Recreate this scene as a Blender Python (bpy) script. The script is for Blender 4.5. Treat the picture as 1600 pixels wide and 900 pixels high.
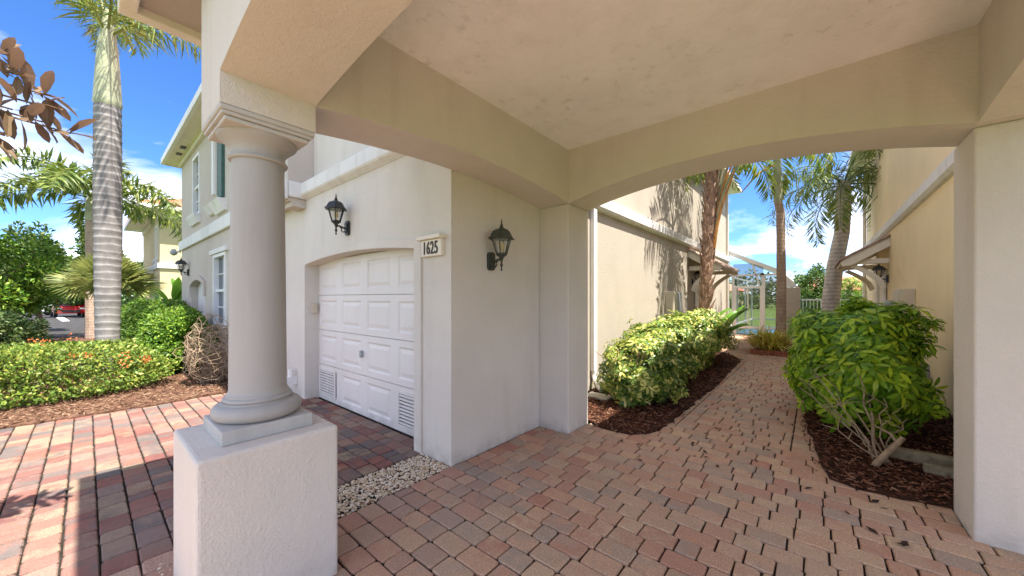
import bpy, bmesh, math, random
import numpy as np
from mathutils import Matrix, Vector
random.seed(7); RNG = np.random.default_rng(7)
S = bpy.context.scene
for o in list(bpy.data.objects): bpy.data.objects.remove(o)
COL = S.collection

# ------------------------------------------------------------------ camera
EYE = 1.55; FPX = 562.0; HEAD = math.atan(475/562)
cam = bpy.data.cameras.new('camera'); camo = bpy.data.objects.new('camera', cam); COL.objects.link(camo)
cam.sensor_width = 36; cam.lens = FPX/1600*36; cam.shift_y = 0.010; cam.clip_start = 0.05; cam.clip_end = 3000
camo.location = (0, 0, EYE); camo.rotation_euler = (math.pi/2, 0, HEAD); S.camera = camo
def proj(x, y, z):
    fw = -math.sin(HEAD)*x + math.cos(HEAD)*y; r = math.cos(HEAD)*x + math.sin(HEAD)*y
    if fw < .05: return None
    return 800+FPX*r/fw, 466-FPX*(z-EYE)/fw, fw

# ------------------------------------------------------------------ light
SUN_EL = math.radians(65); SUN_AZ = math.radians(5)      # azimuth measured from +X towards +Y
w = bpy.data.worlds.new('World'); S.world = w; w.use_nodes = True
nt = w.node_tree; nt.nodes.clear()
def N(tree, t, **k):
    n = tree.nodes.new(t)
    for a, b in k.items(): setattr(n, a, b)
    return n
def L(tree, a, b): tree.links.new(a, b)
out = N(nt, 'ShaderNodeOutputWorld'); bg = N(nt, 'ShaderNodeBackground')
sky = N(nt, 'ShaderNodeTexSky', sky_type='NISHITA'); sky.sun_disc = False
sky.sun_elevation = SUN_EL; sky.sun_rotation = math.pi/2-SUN_AZ
sky.altitude = 1500; sky.air_density = 1.0; sky.dust_density = 0.0; sky.ozone_density = 3.0
tc = N(nt, 'ShaderNodeTexCoord'); sep = N(nt, 'ShaderNodeSeparateXYZ'); L(nt, tc.outputs['Generated'], sep.inputs[0])
ad = N(nt, 'ShaderNodeMath', operation='ADD'); ad.inputs[1].default_value = .20; L(nt, sep.outputs[2], ad.inputs[0])
mx = N(nt, 'ShaderNodeMath', operation='MAXIMUM'); mx.inputs[1].default_value = .10; L(nt, ad.outputs[0], mx.inputs[0])
dv = N(nt, 'ShaderNodeVectorMath', operation='DIVIDE'); L(nt, tc.outputs['Generated'], dv.inputs[0])
cmb = N(nt, 'ShaderNodeCombineXYZ')
for i in range(3): L(nt, mx.outputs[0], cmb.inputs[i])
L(nt, cmb.outputs[0], dv.inputs[1])
mp = N(nt, 'ShaderNodeMapping'); mp.inputs['Scale'].default_value = (.55, .40, 0); mp.inputs['Location'].default_value = (55.2648, 12.3465, 0); L(nt, dv.outputs[0], mp.inputs[0])
nz = N(nt, 'ShaderNodeTexNoise'); nz.inputs['Scale'].default_value = 1.1; nz.inputs['Detail'].default_value = 9; nz.inputs['Roughness'].default_value = .58
nz.inputs['Distortion'].default_value = .46; L(nt, mp.outputs[0], nz.inputs['Vector'])
cr = N(nt, 'ShaderNodeValToRGB'); cr.color_ramp.elements[0].position = .435; cr.color_ramp.elements[1].position = .73; L(nt, nz.outputs[0], cr.inputs[0])
hs = N(nt, 'ShaderNodeHueSaturation'); hs.inputs['Saturation'].default_value = 1.05; hs.inputs['Value'].default_value = .30; tn = N(nt, 'ShaderNodeMixRGB', blend_type='MULTIPLY'); tn.inputs[0].default_value = 1; tn.inputs[2].default_value = (.57, .75, 1.03, 1); L(nt, sky.outputs[0], tn.inputs[1]); L(nt, tn.outputs[0], hs.inputs['Color'])
mixc = N(nt, 'ShaderNodeMixRGB'); L(nt, cr.outputs[0], mixc.inputs[0]); L(nt, hs.outputs[0], mixc.inputs[1]); 
nz2 = N(nt, 'ShaderNodeTexNoise'); nz2.inputs['Scale'].default_value = 2.6; nz2.inputs['Detail'].default_value = 7; L(nt, mp.outputs[0], nz2.inputs['Vector'])
cr2 = N(nt, 'ShaderNodeValToRGB'); cr2.color_ramp.elements[0].position = .36; cr2.color_ramp.elements[1].position = .62
cr2.color_ramp.elements[0].color = (.34, .33, .31, 1); cr2.color_ramp.elements[1].color = (1, .925, .82, 1); L(nt, nz2.outputs[0], cr2.inputs[0])
sc2 = N(nt, 'ShaderNodeVectorMath', operation='SCALE'); sc2.inputs['Scale'].default_value = 7.0; L(nt, cr2.outputs[0], sc2.inputs[0]); L(nt, sc2.outputs[0], mixc.inputs[2])
L(nt, mixc.outputs[0], bg.inputs[0]); bg.inputs[1].default_value = .15
L(nt, bg.outputs[0], out.inputs[0])
sun = bpy.data.lights.new('sun', 'SUN'); suno = bpy.data.objects.new('sun', sun); COL.objects.link(suno)
sun.energy = 2.0; sun.angle = math.radians(.55); sun.color = (1, .94, .84)
sd = Vector((math.cos(SUN_EL)*math.cos(SUN_AZ), math.cos(SUN_EL)*math.sin(SUN_AZ), math.sin(SUN_EL)))
suno.rotation_euler = sd.to_track_quat('Z', 'Y').to_euler(); suno.location = sd*50
S.view_settings.view_transform = 'Standard'; S.view_settings.look = 'None'; S.view_settings.gamma = 1
S.view_settings.use_curve_mapping = False; S.view_settings.exposure = 2.72
S.render.engine = 'CYCLES'
S.cycles.max_bounces = 10; S.cycles.diffuse_bounces = 6; S.cycles.transparent_max_bounces = 12

# ------------------------------------------------------------------ helpers
LOC = {}
def setp(o, label=None, cat=None, group=None, kind=None):
    if label: o['label'] = label
    if cat: o['category'] = cat
    if group: o['group'] = group
    if kind: o['kind'] = kind
    return o
def thing(name, label, cat, loc=(0, 0, 0), group=None, rotz=0):
    o = bpy.data.objects.new(name, None); COL.objects.link(o); o.location = loc; o.empty_display_size = .1; o.rotation_euler[2] = rotz
    LOC[o.name] = Vector(loc); return setp(o, label, cat, group)
def adopt(o, parent, local=False):
    if parent is not None:
        o.parent = parent
        if not local and parent.name in LOC: o.matrix_parent_inverse = Matrix.Translation(-LOC[parent.name])
    return o
def link(name, me, mat, parent=None, local=False):
    o = bpy.data.objects.new(name, me); COL.objects.link(o)
    if mat is not None and len(me.materials) == 0: me.materials.append(mat)
    return adopt(o, parent, local)
class MB:
    def __init__(s): s.v = []; s.f = []
    def add(s, vs, fs):
        b = len(s.v); s.v += [tuple(p) for p in vs]; s.f += [tuple(b+i for i in f) for f in fs]; return s
    def box(s, x0, x1, y0, y1, z0, z1):
        vs = [(x, y, z) for z in (z0, z1) for y in (y0, y1) for x in (x0, x1)]
        return s.add(vs, [(0, 2, 3, 1), (4, 5, 7, 6), (0, 1, 5, 4), (2, 6, 7, 3), (0, 4, 6, 2), (1, 3, 7, 5)])
    def prism(s, pts, axis, a, b):
        m = {'x': lambda p, t: (t, p[0], p[1]), 'y': lambda p, t: (p[0], t, p[1]), 'z': lambda p, t: (p[0], p[1], t)}[axis]
        n = len(pts); vs = [m(p, a) for p in pts]+[m(p, b) for p in pts]
        return s.add(vs, [tuple(range(n))[::-1], tuple(range(n, 2*n))]+[(i, (i+1) % n, n+(i+1) % n, n+i) for i in range(n)])
    def bar(s, p, q, wd, ht, up=(0, 0, 1)):
        p, q = Vector(p), Vector(q); d = (q-p).normalized(); r = d.cross(Vector(up))
        if r.length < 1e-4: r = Vector((1, 0, 0))
        r.normalize(); u = r.cross(d); vs = []
        for c in (p, q):
            for a, b in ((-1, -1), (1, -1), (1, 1), (-1, 1)): vs.append(c+r*a*wd/2+u*b*ht/2)
        return s.add(vs, [(0, 1, 2, 3), (7, 6, 5, 4), (0, 4, 5, 1), (1, 5, 6, 2), (2, 6, 7, 3), (3, 7, 4, 0)])
    def tube(s, pts, rad, n=8, cap=True):
        pts = [Vector(p) for p in pts]; vs = []; fs = []
        if not hasattr(rad, '__len__'): rad = [rad]*len(pts)
        ref = None
        for i, p in enumerate(pts):
            d = (pts[min(i+1, len(pts)-1)]-pts[max(i-1, 0)]).normalized()
            if ref is None: ref = d.orthogonal().normalized()
            ref = (ref-d*ref.dot(d)).normalized(); b = d.cross(ref)
            for k in range(n):
                a = 2*math.pi*k/n; vs.append(p+(ref*math.cos(a)+b*math.sin(a))*rad[i])
        for i in range(len(pts)-1):
            for k in range(n): fs.append((i*n+k, i*n+(k+1) % n, (i+1)*n+(k+1) % n, (i+1)*n+k))
        if cap: fs += [tuple(range(n))[::-1], tuple(range((len(pts)-1)*n, len(pts)*n))]
        return s.add(vs, fs)
    def lathe(s, prof, c=(0, 0), n=32, ph=0):
        vs = []; fs = []; m = len(prof)
        for r, z in prof:
            for k in range(n):
                a = 2*math.pi*k/n+ph; vs.append((c[0]+r*math.cos(a), c[1]+r*math.sin(a), z))
        for i in range(m-1):
            for k in range(n): fs.append((i*n+k, i*n+(k+1) % n, (i+1)*n+(k+1) % n, (i+1)*n+k))
        fs += [tuple(range(n))[::-1], tuple(range((m-1)*n, m*n))]
        return s.add(vs, fs)
    def mesh(s, name, smooth=False, fix=True):
        me = bpy.data.meshes.new(name); me.from_pydata([tuple(v) for v in s.v], [], s.f)
        if fix:
            bm = bmesh.new(); bm.from_mesh(me); bmesh.ops.recalc_face_normals(bm, faces=bm.faces); bm.to_mesh(me); bm.free()
        if smooth:
            me.polygons.foreach_set('use_smooth', [True]*len(me.polygons)); me.update(); me.set_sharp_from_angle(angle=.62)
        me.update(); return me
    def build(s, name, mat, parent=None, smooth=False, bevel=0, local=False, seg=2):
        o = link(name, s.mesh(name, smooth), mat, parent, local)
        if bevel:
            b = o.modifiers.new('bevel', 'BEVEL'); b.width = bevel; b.segments = seg; b.limit_method = 'ANGLE'; b.angle_limit = .6
        return o
def npmesh(name, V, F, mat, parent=None, smooth=False):
    """V (n,3), F (m,k) numpy -> object"""
    me = bpy.data.meshes.new(name); m, k = F.shape
    me.vertices.add(len(V)); me.vertices.foreach_set('co', V.astype(np.float32).ravel())
    me.loops.add(m*k); me.loops.foreach_set('vertex_index', F.astype(np.int32).ravel())
    me.polygons.add(m); me.polygons.foreach_set('loop_start', np.arange(0, m*k, k, dtype=np.int32))
    me.update(calc_edges=True)
    if smooth: me.polygons.foreach_set('use_smooth', np.ones(m, bool))
    return link(name, me, mat, parent)
def norm(a): return a/np.maximum(np.linalg.norm(a, axis=-1, keepdims=True), 1e-9)
def leaf_arrays(P, D, U, ln, wd, fold=.25, droop=.15):
    """leaf blades: base points P, directions D, approx normals U; 5 verts, 4 tris each"""
    n = len(P); D = norm(D); Rr = norm(np.cross(D, U)); Un = np.cross(Rr, D)
    ln = np.broadcast_to(ln, (n,))[:, None]; wd = np.broadcast_to(wd, (n,))[:, None]
    mid = P+D*ln*.5; tip = P+D*ln-Un*ln*droop
    lf = mid-Rr*wd*.5+Un*wd*fold; rt = mid+Rr*wd*.5+Un*wd*fold
    V = np.stack([P, lf, rt, tip, mid], 1).reshape(-1, 3)
    b = (np.arange(n)*5)[:, None, None]
    F = (np.array([[0, 4, 1], [0, 2, 4], [1, 4, 3], [4, 2, 3]])[None]+b).reshape(-1, 3)
    return V, F
def leaf2_arrays(P, D, U, ln, wd, fold=.15, droop=.2):
    """obovate blades: 11 verts, 12 tris each"""
    n = len(P); D = norm(D); Rr = norm(np.cross(D, U)); Un = np.cross(Rr, D)
    ln = np.broadcast_to(ln, (n,))[:, None]; wd = np.broadcast_to(wd, (n,))[:, None]
    cols = [P]
    for t, ww in ((.28, .34), (.60, .50), (.86, .32)):
        m = P+D*ln*t-Un*ln*droop*t*t
        cols += [m-Rr*wd*ww+Un*wd*fold*ww*2, m, m+Rr*wd*ww+Un*wd*fold*ww*2]
    cols.append(P+D*ln-Un*ln*droop*1.1)
    V = np.stack(cols, 1).reshape(-1, 3); b = (np.arange(n)*11)[:, None, None]
    q = [[0, 2, 1], [0, 3, 2]]
    for k in (1, 4): q += [[k, k+1, k+3], [k+1, k+4, k+3], [k+1, k+2, k+4], [k+2, k+5, k+4]]
    q += [[7, 8, 10], [8, 9, 10]]
    return V, (np.array(q)[None]+b).reshape(-1, 3)
def merge(lst):
    Vs, Fs, k = [], [], 0
    for V, F in lst: Vs.append(V); Fs.append(F+k); k += len(V)
    return np.concatenate(Vs), np.concatenate(Fs)

# ------------------------------------------------------------------ materials
MATS = {}
def principled(name, rough=.8, spec=.3):
    m = bpy.data.materials.new(name); m.use_nodes = True; t = m.node_tree; b = t.nodes['Principled BSDF']
    b.inputs['Roughness'].default_value = rough; b.inputs['Specular IOR Level'].default_value = spec
    MATS[name] = m; return m, t, b
def coords(t, obj=False):
    if obj: return N(t, 'ShaderNodeTexCoord').outputs['Object']
    return N(t, 'ShaderNodeNewGeometry').outputs['Position']
def noise(t, vec, scale, detail=4, rough=.55, sc3=None):
    if sc3:
        mpp = N(t, 'ShaderNodeMapping'); mpp.inputs['Scale'].default_value = sc3; L(t, vec, mpp.inputs[0]); vec = mpp.outputs[0]
    n = N(t, 'ShaderNodeTexNoise'); n.inputs['Scale'].default_value = scale; n.inputs['Detail'].default_value = detail; n.inputs['Roughness'].default_value = rough
    L(t, vec, n.inputs['Vector']); return n.outputs[0]
def ramp(t, fac, stops, interp='LINEAR'):
    r = N(t, 'ShaderNodeValToRGB'); e = r.color_ramp.elements; r.color_ramp.interpolation = interp
    while len(e) < len(stops): e.new(.5)
    for el, (p, c) in zip(e, stops):
        el.position = p; el.color = (*c, 1) if hasattr(c, '__len__') else (c, c, c, 1)
    L(t, fac, r.inputs[0]); return r.outputs[0]
def mix(t, fac, a, b, mode='MIX'):
    m = N(t, 'ShaderNodeMixRGB', blend_type=mode)
    for i, x in enumerate((fac, a, b)):
        if isinstance(x, (int, float)): m.inputs[i].default_value = x if i == 0 else (x, x, x, 1)
        elif isinstance(x, tuple): m.inputs[i].default_value = (*x, 1)
        else: L(t, x, m.inputs[i])
    return m.outputs[0]
def bump(t, b, h, strength=.3, dist=.01):
    n = N(t, 'ShaderNodeBump'); n.inputs['Strength'].default_value = strength; n.inputs['Distance'].default_value = dist
    L(t, h, n.inputs['Height']); L(t, n.outputs[0], b.inputs['Normal'])
def plain(name, col, rough=.6, spec=.3, var=.12, scale=6, bmp=0, metal=0):
    m, t, b = principled(name, rough, spec); p = coords(t)
    n = noise(t, p, scale, 5)
    c = ramp(t, n, [(.3, tuple(x*(1-var) for x in col)), (.7, tuple(min(1, x*(1+var)) for x in col))])
    L(t, c, b.inputs['Base Color']); b.inputs['Metallic'].default_value = metal
    if bmp: bump(t, b, noise(t, p, scale*12, 3), bmp, .004)
    return m
def stucco(name, col, stain=(.43, .41, .38), amount=.35, specks=False, bmp=.55, rough=.92):
    m, t, b = principled(name, rough, .15 if rough > .8 else .4); p = coords(t)
    big = noise(t, p, .9, 6, .6)
    c = ramp(t, big, [(.3, tuple(x*.93 for x in col)), (.7, tuple(min(1, x*1.05) for x in col))])
    streak = noise(t, p, 1.6, 5, .6, (3.0, 3.0, .45))
    f = ramp(t, streak, [(.52, 0.0), (.78, amount)])
    c = mix(t, f, c, tuple(a*s/.55 for a, s in zip(col, stain)))
    if specks:
        s1 = noise(t, p, 11, 8, .72); s2 = noise(t, p, 1.1, 4)
        ff = mix(t, 1.0, ramp(t, s1, [(.56, 0.0), (.72, .6)]), ramp(t, s2, [(.40, .15), (.62, 1.0)]), 'MULTIPLY')
        c = mix(t, ff, c, (.34, .30, .26))
        c = mix(t, ramp(t, noise(t, p, 1.7, 6, .65), [(.45, 0.0), (.75, .28)]), c, (.62, .60, .575))
    # mildew that collects near the ground
    gz = N(t, 'ShaderNodeSeparateXYZ'); L(t, p, gz.inputs[0])
    g = ramp(t, gz.outputs[2], [(.0, 1.0), (.16, 0.0)])
    gg = mix(t, 1.0, g, ramp(t, noise(t, p, 7, 5), [(.38, 0.0), (.7, .5)]), 'MULTIPLY')
    c = mix(t, gg, c, (.26, .24, .20))
    L(t, c, b.inputs['Base Color'])
    h = mix(t, .45, noise(t, p, 32, 4, .6), noise(t, p, 90, 3))
    bump(t, b, h, bmp, .016)
    return m
STUCCO = stucco('stucco_cream', (.655, .605, .545))
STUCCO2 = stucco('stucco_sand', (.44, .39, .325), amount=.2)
CEIL = stucco('stucco_ceiling', (.92, .92, .915), specks=True)
YELLOW = stucco('stucco_yellow', (.86, .70, .45), amount=.2)
YELLOW2 = stucco('stucco_pale_yellow', (.60, .51, .31), amount=.15)
TRIM = stucco('trim_stone_white', (.74, .72, .69), stain=(.36, .35, .34), amount=.6)
COLM = stucco('column_paint', (.385, .365, .345), stain=(.40, .385, .36), amount=.5, bmp=.10, rough=.65)
PLINTH = stucco('plinth_paint', (.50, .48, .455), stain=(.34, .33, .31), amount=.6, bmp=.12, rough=.7)
WHITE = plain('white_paint', (.78, .76, .73), .5, .4, .05, 3)
DOORW = stucco('garage_door_white', (.70, .66, .63), stain=(.47, .455, .43), amount=.45, bmp=.04, rough=.5)
CREAM = plain('cream_wood', (.74, .68, .58), .6, .3, .07, 4)
BLACK = plain('black_iron', (.022, .024, .026), .45, .5, .3, 30, .2)
BRONZE = plain('bronze_iron', (.045, .05, .04), .5, .5, .35, 30, .25)
GREYM = plain('grey_metal', (.36, .37, .37), .5, .5, .1, 5)
BEIGEM = plain('beige_box_paint', (.58, .50, .38), .55, .4, .08, 5)
WINW = plain('window_white', (.78, .78, .76), .45, .4, .04, 5)
SHUT = plain('green_shutter', (.05, .11, .09), .6, .3, .2, 8)
DARKWOOD = plain('brown_timber', (.10, .045, .025), .7, .25, .25, 8)
TEXTM = plain('number_paint', (.05, .045, .04), .6, .3, .1, 10)
TILE = plain('terracotta_tile', (.52, .21, .13), .8, .2, .35, 9, .3)
TILE2 = plain('weathered_tile', (.34, .22, .17), .85, .2, .4, 9, .3)
ASPH = plain('asphalt', (.05, .048, .048), .9, .2, .3, 4, .3)
PAINT = plain('road_paint', (.75, .75, .72), .7, .3, .1, 8)
BARK = plain('bark_brown', (.17, .12, .085), .9, .15, .4, 14, .5)
TWIG = plain('twig_tan', (.33, .245, .165), .9, .15, .3, 20, .4)
LOGM = plain('weathered_timber', (.25, .22, .15), .9, .15, .35, 16, .5)
BED = plain('joint_sand', (.035, .028, .022), .95, .1, .5, 20, .5)
WATER = plain('pool_water', (.06, .30, .40), .05, .5, .2, 3)
CARRED = plain('red_car_paint', (.50, .012, .012), .25, .6, .05, 2)
CARW = plain('silver_car_paint', (.62, .63, .64), .25, .6, .05, 2)
TYRE = plain('tyre_rubber', (.02, .02, .02), .8, .2, .2, 10)
CONC = plain('concrete', (.48, .44, .38), .9, .2, .15, 9, .3)
BRICKM = plain('edging_brick', (.34, .13, .08), .9, .15, .35, 12, .4)
def glass(name, col=(.02, .025, .03), rough=.05, alpha=.35):
    m, t, b = principled(name, rough, .6); L(t, ramp(t, noise(t, coords(t), 3), [(.3, col), (.7, tuple(c*1.3 for c in col))]), b.inputs['Base Color'])
    tr = N(t, 'ShaderNodeBsdfTransparent'); mxs = N(t, 'ShaderNodeMixShader'); mxs.inputs[0].default_value = alpha
    o = t.nodes['Material Output']; L(t, tr.outputs[0], mxs.inputs[1]); L(t, b.outputs[0], mxs.inputs[2]); L(t, mxs.outputs[0], o.inputs[0]); return m
GLASS = glass('window_glass', (.05, .07, .09), .04, .9)
LGLASS = glass('lantern_glass', (.45, .43, .38), .1, .30)
SCREEN = glass('screen_mesh', (.10, .105, .11), .8, .38)
BULB = plain('amber_bulb', (.78, .60, .22), .25, .5, .1, 10)

def paver_mat(name, island, palette, stain, wall_side_tone=False):
    m, t, b = principled(name, .95, .06); p = coords(t)
    if island: r = N(t, 'ShaderNodeNewGeometry').outputs['Random Per Island']
    else: r = N(t, 'ShaderNodeObjectInfo').outputs['Random']
    n1 = len(palette)
    base = ramp(t, r, [(i/n1, c) for i, c in enumerate(palette)], 'CONSTANT')
    # second tone inside each paver, shifted per paver
    ofs = N(t, 'ShaderNodeVectorMath', operation='SCALE'); cx = N(t, 'ShaderNodeCombineXYZ'); L(t, r, cx.inputs[0]); L(t, r, cx.inputs[1]); L(t, r, cx.inputs[2])
    L(t, cx.outputs[0], ofs.inputs[0]); ofs.inputs['Scale'].default_value = 37.0
    av = N(t, 'ShaderNodeVectorMath', operation='ADD'); L(t, p, av.inputs[0]); L(t, ofs.outputs[0], av.inputs[1])
    r2m = N(t, 'ShaderNodeMath', operation='MULTIPLY'); L(t, r, r2m.inputs[0]); r2m.inputs[1].default_value = 7.31
    r2 = N(t, 'ShaderNodeMath', operation='FRACT'); L(t, r2m.outputs[0], r2.inputs[0])
    second = ramp(t, r2.outputs[0], [(i/n1, c) for i, c in enumerate(palette[2:]+palette[:2])], 'CONSTANT')
    f = ramp(t, noise(t, av.outputs[0], 9, 4, .6), [(.44, 0.0), (.62, .75)])
    c = mix(t, f, base, second)
    grit = ramp(t, noise(t, p, 120, 4, .75), [(.3, .52), (.5, 1.0), (.7, 1.55)])
    c = mix(t, 1.0, c, grit, 'MULTIPLY')
    big = ramp(t, noise(t, p, .7, 5, .6), [(.35, 0.0), (.65, .45)])
    c = mix(t, big, c, stain)
    if wall_side_tone:   # pavers towards the wall take darker maroon and grey tones
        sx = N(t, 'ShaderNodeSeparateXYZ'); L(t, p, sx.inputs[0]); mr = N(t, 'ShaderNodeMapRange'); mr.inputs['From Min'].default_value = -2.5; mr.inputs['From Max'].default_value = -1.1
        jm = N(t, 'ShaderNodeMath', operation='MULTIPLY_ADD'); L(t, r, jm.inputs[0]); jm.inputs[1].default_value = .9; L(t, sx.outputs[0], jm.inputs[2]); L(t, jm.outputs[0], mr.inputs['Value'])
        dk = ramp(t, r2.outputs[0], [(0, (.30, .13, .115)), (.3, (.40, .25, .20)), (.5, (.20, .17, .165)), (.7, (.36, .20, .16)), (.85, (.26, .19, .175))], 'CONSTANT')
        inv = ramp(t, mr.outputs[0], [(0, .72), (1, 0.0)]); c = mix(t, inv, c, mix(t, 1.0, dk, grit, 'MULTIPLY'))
    L(t, c, b.inputs['Base Color'])
    h = mix(t, .5, noise(t, p, 45, 4), noise(t, p, 210, 2)); bump(t, b, h, .5, .005)
    return m
PAL_D = [(c[0]*.60+.022, c[1]*.60+.022, c[2]*.60+.016) for c in [(.27, .075, .065), (.34, .15, .11), (.13, .12, .125), (.40, .26, .18), (.22, .07, .07), (.30, .20, .17), (.17, .13, .13), (.36, .12, .09), (.42, .30, .20)]]
PAL_P = [(c[0]*.92+.14, c[1]*.90+.105, c[2]*.78+.068) for c in [(.40, .22, .165), (.42, .27, .205), (.34, .15, .12), (.44, .30, .22), (.25, .20, .19), (.38, .19, .145), (.43, .25, .18), (.31, .23, .20), (.37, .24, .19)]]
PAVE_D = paver_mat('driveway_paver', False, PAL_D, (.30, .22, .19)); PAVE_DI = paver_mat('driveway_paver_far', True, PAL_D, (.30, .22, .19))
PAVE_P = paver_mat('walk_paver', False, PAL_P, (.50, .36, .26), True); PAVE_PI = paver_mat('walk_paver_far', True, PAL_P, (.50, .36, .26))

def leafmat(name, stops, trans=.3, rough=.45, under=None):
    m, t, b = principled(name, rough, .4)
    g = N(t, 'ShaderNodeNewGeometry')
    c = ramp(t, g.outputs['Random Per Island'], stops)
    v = ramp(t, noise(t, g.outputs['Position'], 1.7, 3), [(.3, 1.0), (.7, 1.6)])
    c = mix(t, 1.0, c, v, 'MULTIPLY')
    if under: c = mix(t, g.outputs['Backfacing'], c, under)
    L(t, c, b.inputs['Base Color'])
    tl = N(t, 'ShaderNodeBsdfTranslucent'); L(t, c, tl.inputs[0]); ms = N(t, 'ShaderNodeMixShader'); ms.inputs[0].default_value = trans
    L(t, b.outputs[0], ms.inputs[1]); L(t, tl.outputs[0], ms.inputs[2]); L(t, ms.outputs[0], t.nodes['Material Output'].inputs[0]); return m
LF_HEDGE = leafmat('ixora_leaf', [(0, (.055, .11, .015)), (.45, (.115, .18, .025)), (.8, (.20, .25, .04)), (.97, (.33, .32, .07))])
LF_GREEN = leafmat('box_hedge_leaf', [(0, (.045, .10, .012)), (.5, (.10, .20, .02)), (1, (.24, .33, .04))])
LF_TREE = leafmat('tree_leaf', [(0, (.03, .07, .012)), (.6, (.07, .13, .02)), (1, (.15, .21, .04))])
LF_DARK = leafmat('dark_tree_leaf', [(0, (.03, .06, .015)), (.6, (.07, .12, .03)), (1, (.16, .19, .06))])
LF_SCH = leafmat('umbrella_leaf', [(0, (.05, .13, .012)), (.5, (.18, .34, .02)), (1, (.46, .58, .035))], .45, .35)
LF_VAR = leafmat('variegated_leaf', [(0, (.05, .11, .02)), (.45, (.12, .19, .03)), (.68, (.25, .29, .05)), (.86, (.42, .41, .10)), (1, (.54, .50, .20))], .3, .35)
LF_PALM = leafmat('palm_leaflet', [(0, (.06, .10, .02)), (.5, (.13, .18, .035)), (1, (.27, .28, .07))])
LF_PALM2 = leafmat('bright_palm_leaflet', [(0, (.08, .14, .02)), (.5, (.17, .24, .035)), (1, (.34, .34, .07))])
LF_FAN = leafmat('fan_palm_leaflet', [(0, (.08, .11, .025)), (.5, (.17, .20, .05)), (1, (.34, .34, .11))])
LF_CROT = leafmat('croton_blade', [(0, (.28, .34, .04)), (.4, (.52, .48, .08)), (.75, (.62, .55, .16)), (1, (.45, .24, .06))])
LF_BOP = leafmat('broad_leaf', [(0, (.06, .15, .02)), (1, (.13, .26, .03))], .3, .3)
LF_MAG = leafmat('magnolia_leaf', [(0, (.12, .11, .05)), (.5, (.17, .12, .07)), (1, (.20, .11, .06))], .30, .5, (.20, .125, .085))
LF_RED = leafmat('ixora_flower', [(0, (.45, .10, .03)), (1, (.60, .20, .05))])
LF_GRASS = leafmat('grass_blade', [(0, (.05, .11, .02)), (1, (.14, .22, .05))])
def trunk_mat(name, c1, c2, ring, sharp=.5):
    m, t, b = principled(name, .9, .15); p = coords(t)
    wv = N(t, 'ShaderNodeTexWave', bands_direction='Z'); wv.inputs['Scale'].default_value = ring; wv.inputs['Distortion'].default_value = 2.2; wv.inputs['Detail'].default_value = 3; wv.inputs['Detail Scale'].default_value = 1.5
    L(t, p, wv.inputs[0]); f = ramp(t, wv.outputs[0], [(.0, 0.0), (sharp, .15), (.97, 1.0)])
    n = ramp(t, noise(t, p, 5, 6, .65, (1, 1, .6)), [(.3, .65), (.7, 1.2)])
    c = mix(t, 1.0, mix(t, f, c1, c2), n, 'MULTIPLY'); L(t, c, b.inputs['Base Color'])
    bump(t, b, mix(t, .5, wv.outputs[0], noise(t, p, 30, 4)), .5, .01); return m
ROYAL = trunk_mat('ringed_palm_bark', (.21, .19, .18), (.38, .355, .34), 2.2, .8)
PBARK = trunk_mat('palm_bark', (.44, .33, .25), (.38, .28, .21), 3.0)
GBARK = trunk_mat('grey_palm_bark', (.62, .58, .55), (.46, .42, .39), 2.6)
BOOT = plain('leaf_base_brown', (.33, .215, .15), .9, .15, .5, 14, .4)
SHAFT = plain('crownshaft_green', (.34, .35, .22), .5, .3, .22, 2.5, .1)
STALK = plain('petiole_orange', (.48, .22, .06), .6, .3, .5, 5)
def mulch_mat():
    m, t, b = principled('mulch_chip', .95, .1); r = N(t, 'ShaderNodeNewGeometry').outputs['Random Per Island']
    c = ramp(t, r, [(0, (.04, .016, .010)), (.4, (.11, .045, .027)), (.75, (.20, .085, .05)), (1, (.34, .19, .12))]); L(t, c, b.inputs['Base Color']); return m
MULCH = mulch_mat()
MULCH_L = plain('dry_mulch', (.14, .075, .05), .95, .1, .5, 25, .6)
MULCH_G = plain('mulch_soil', (.05, .024, .016), .95, .1, .5, 30, .8)
def dry_chip():
    m, t, b = principled('dry_mulch_chip', .95, .1); r = N(t, 'ShaderNodeNewGeometry').outputs['Random Per Island']
    c = ramp(t, r, [(0, (.07, .035, .022)), (.4, (.16, .085, .05)), (.75, (.27, .16, .10)), (1, (.40, .28, .19))]); L(t, c, b.inputs['Base Color']); return m
DRYCHIP = dry_chip()
def pebble_mat():
    m, t, b = principled('pebble', .7, .3); r = N(t, 'ShaderNodeNewGeometry').outputs['Random Per Island']
    c = ramp(t, r, [(0, (.30, .17, .08)), (.2, (.55, .42, .28)), (.6, (.72, .60, .45)), (1, (.82, .74, .62))]); L(t, c, b.inputs['Base Color']); return m
PEB = pebble_mat()
def grass_mat():
    m, t, b = principled('lawn_grass', .95, .1); p = coords(t)
    c = ramp(t, noise(t, p, .35, 6, .65), [(.3, (.07, .13, .03)), (.7, (.14, .21, .05))]); L(t, c, b.inputs['Base Color']); bump(t, b, noise(t, p, 25, 3), .6, .03); return m
GRASS = grass_mat()

# ------------------------------------------------------------------ ground
g = MB().box(-900, 900, -900, 900, -.6, -.10).build('ground', GRASS); setp(g, 'green lawn reaching to the horizon', kind='structure')
r = MB().box(-100, -22, -7.5, 1.2, -.099, -.05).build('road', ASPH); setp(r, 'dark asphalt parking road beyond the shrubs', kind='structure')
mk = MB().add([(-52, -1.9, -.045), (-40, -1.1, -.045), (-40, -.75, -.045), (-52, -1.45, -.045)], [(0, 1, 2, 3)]).build('road_marking', PAINT, r)

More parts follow.
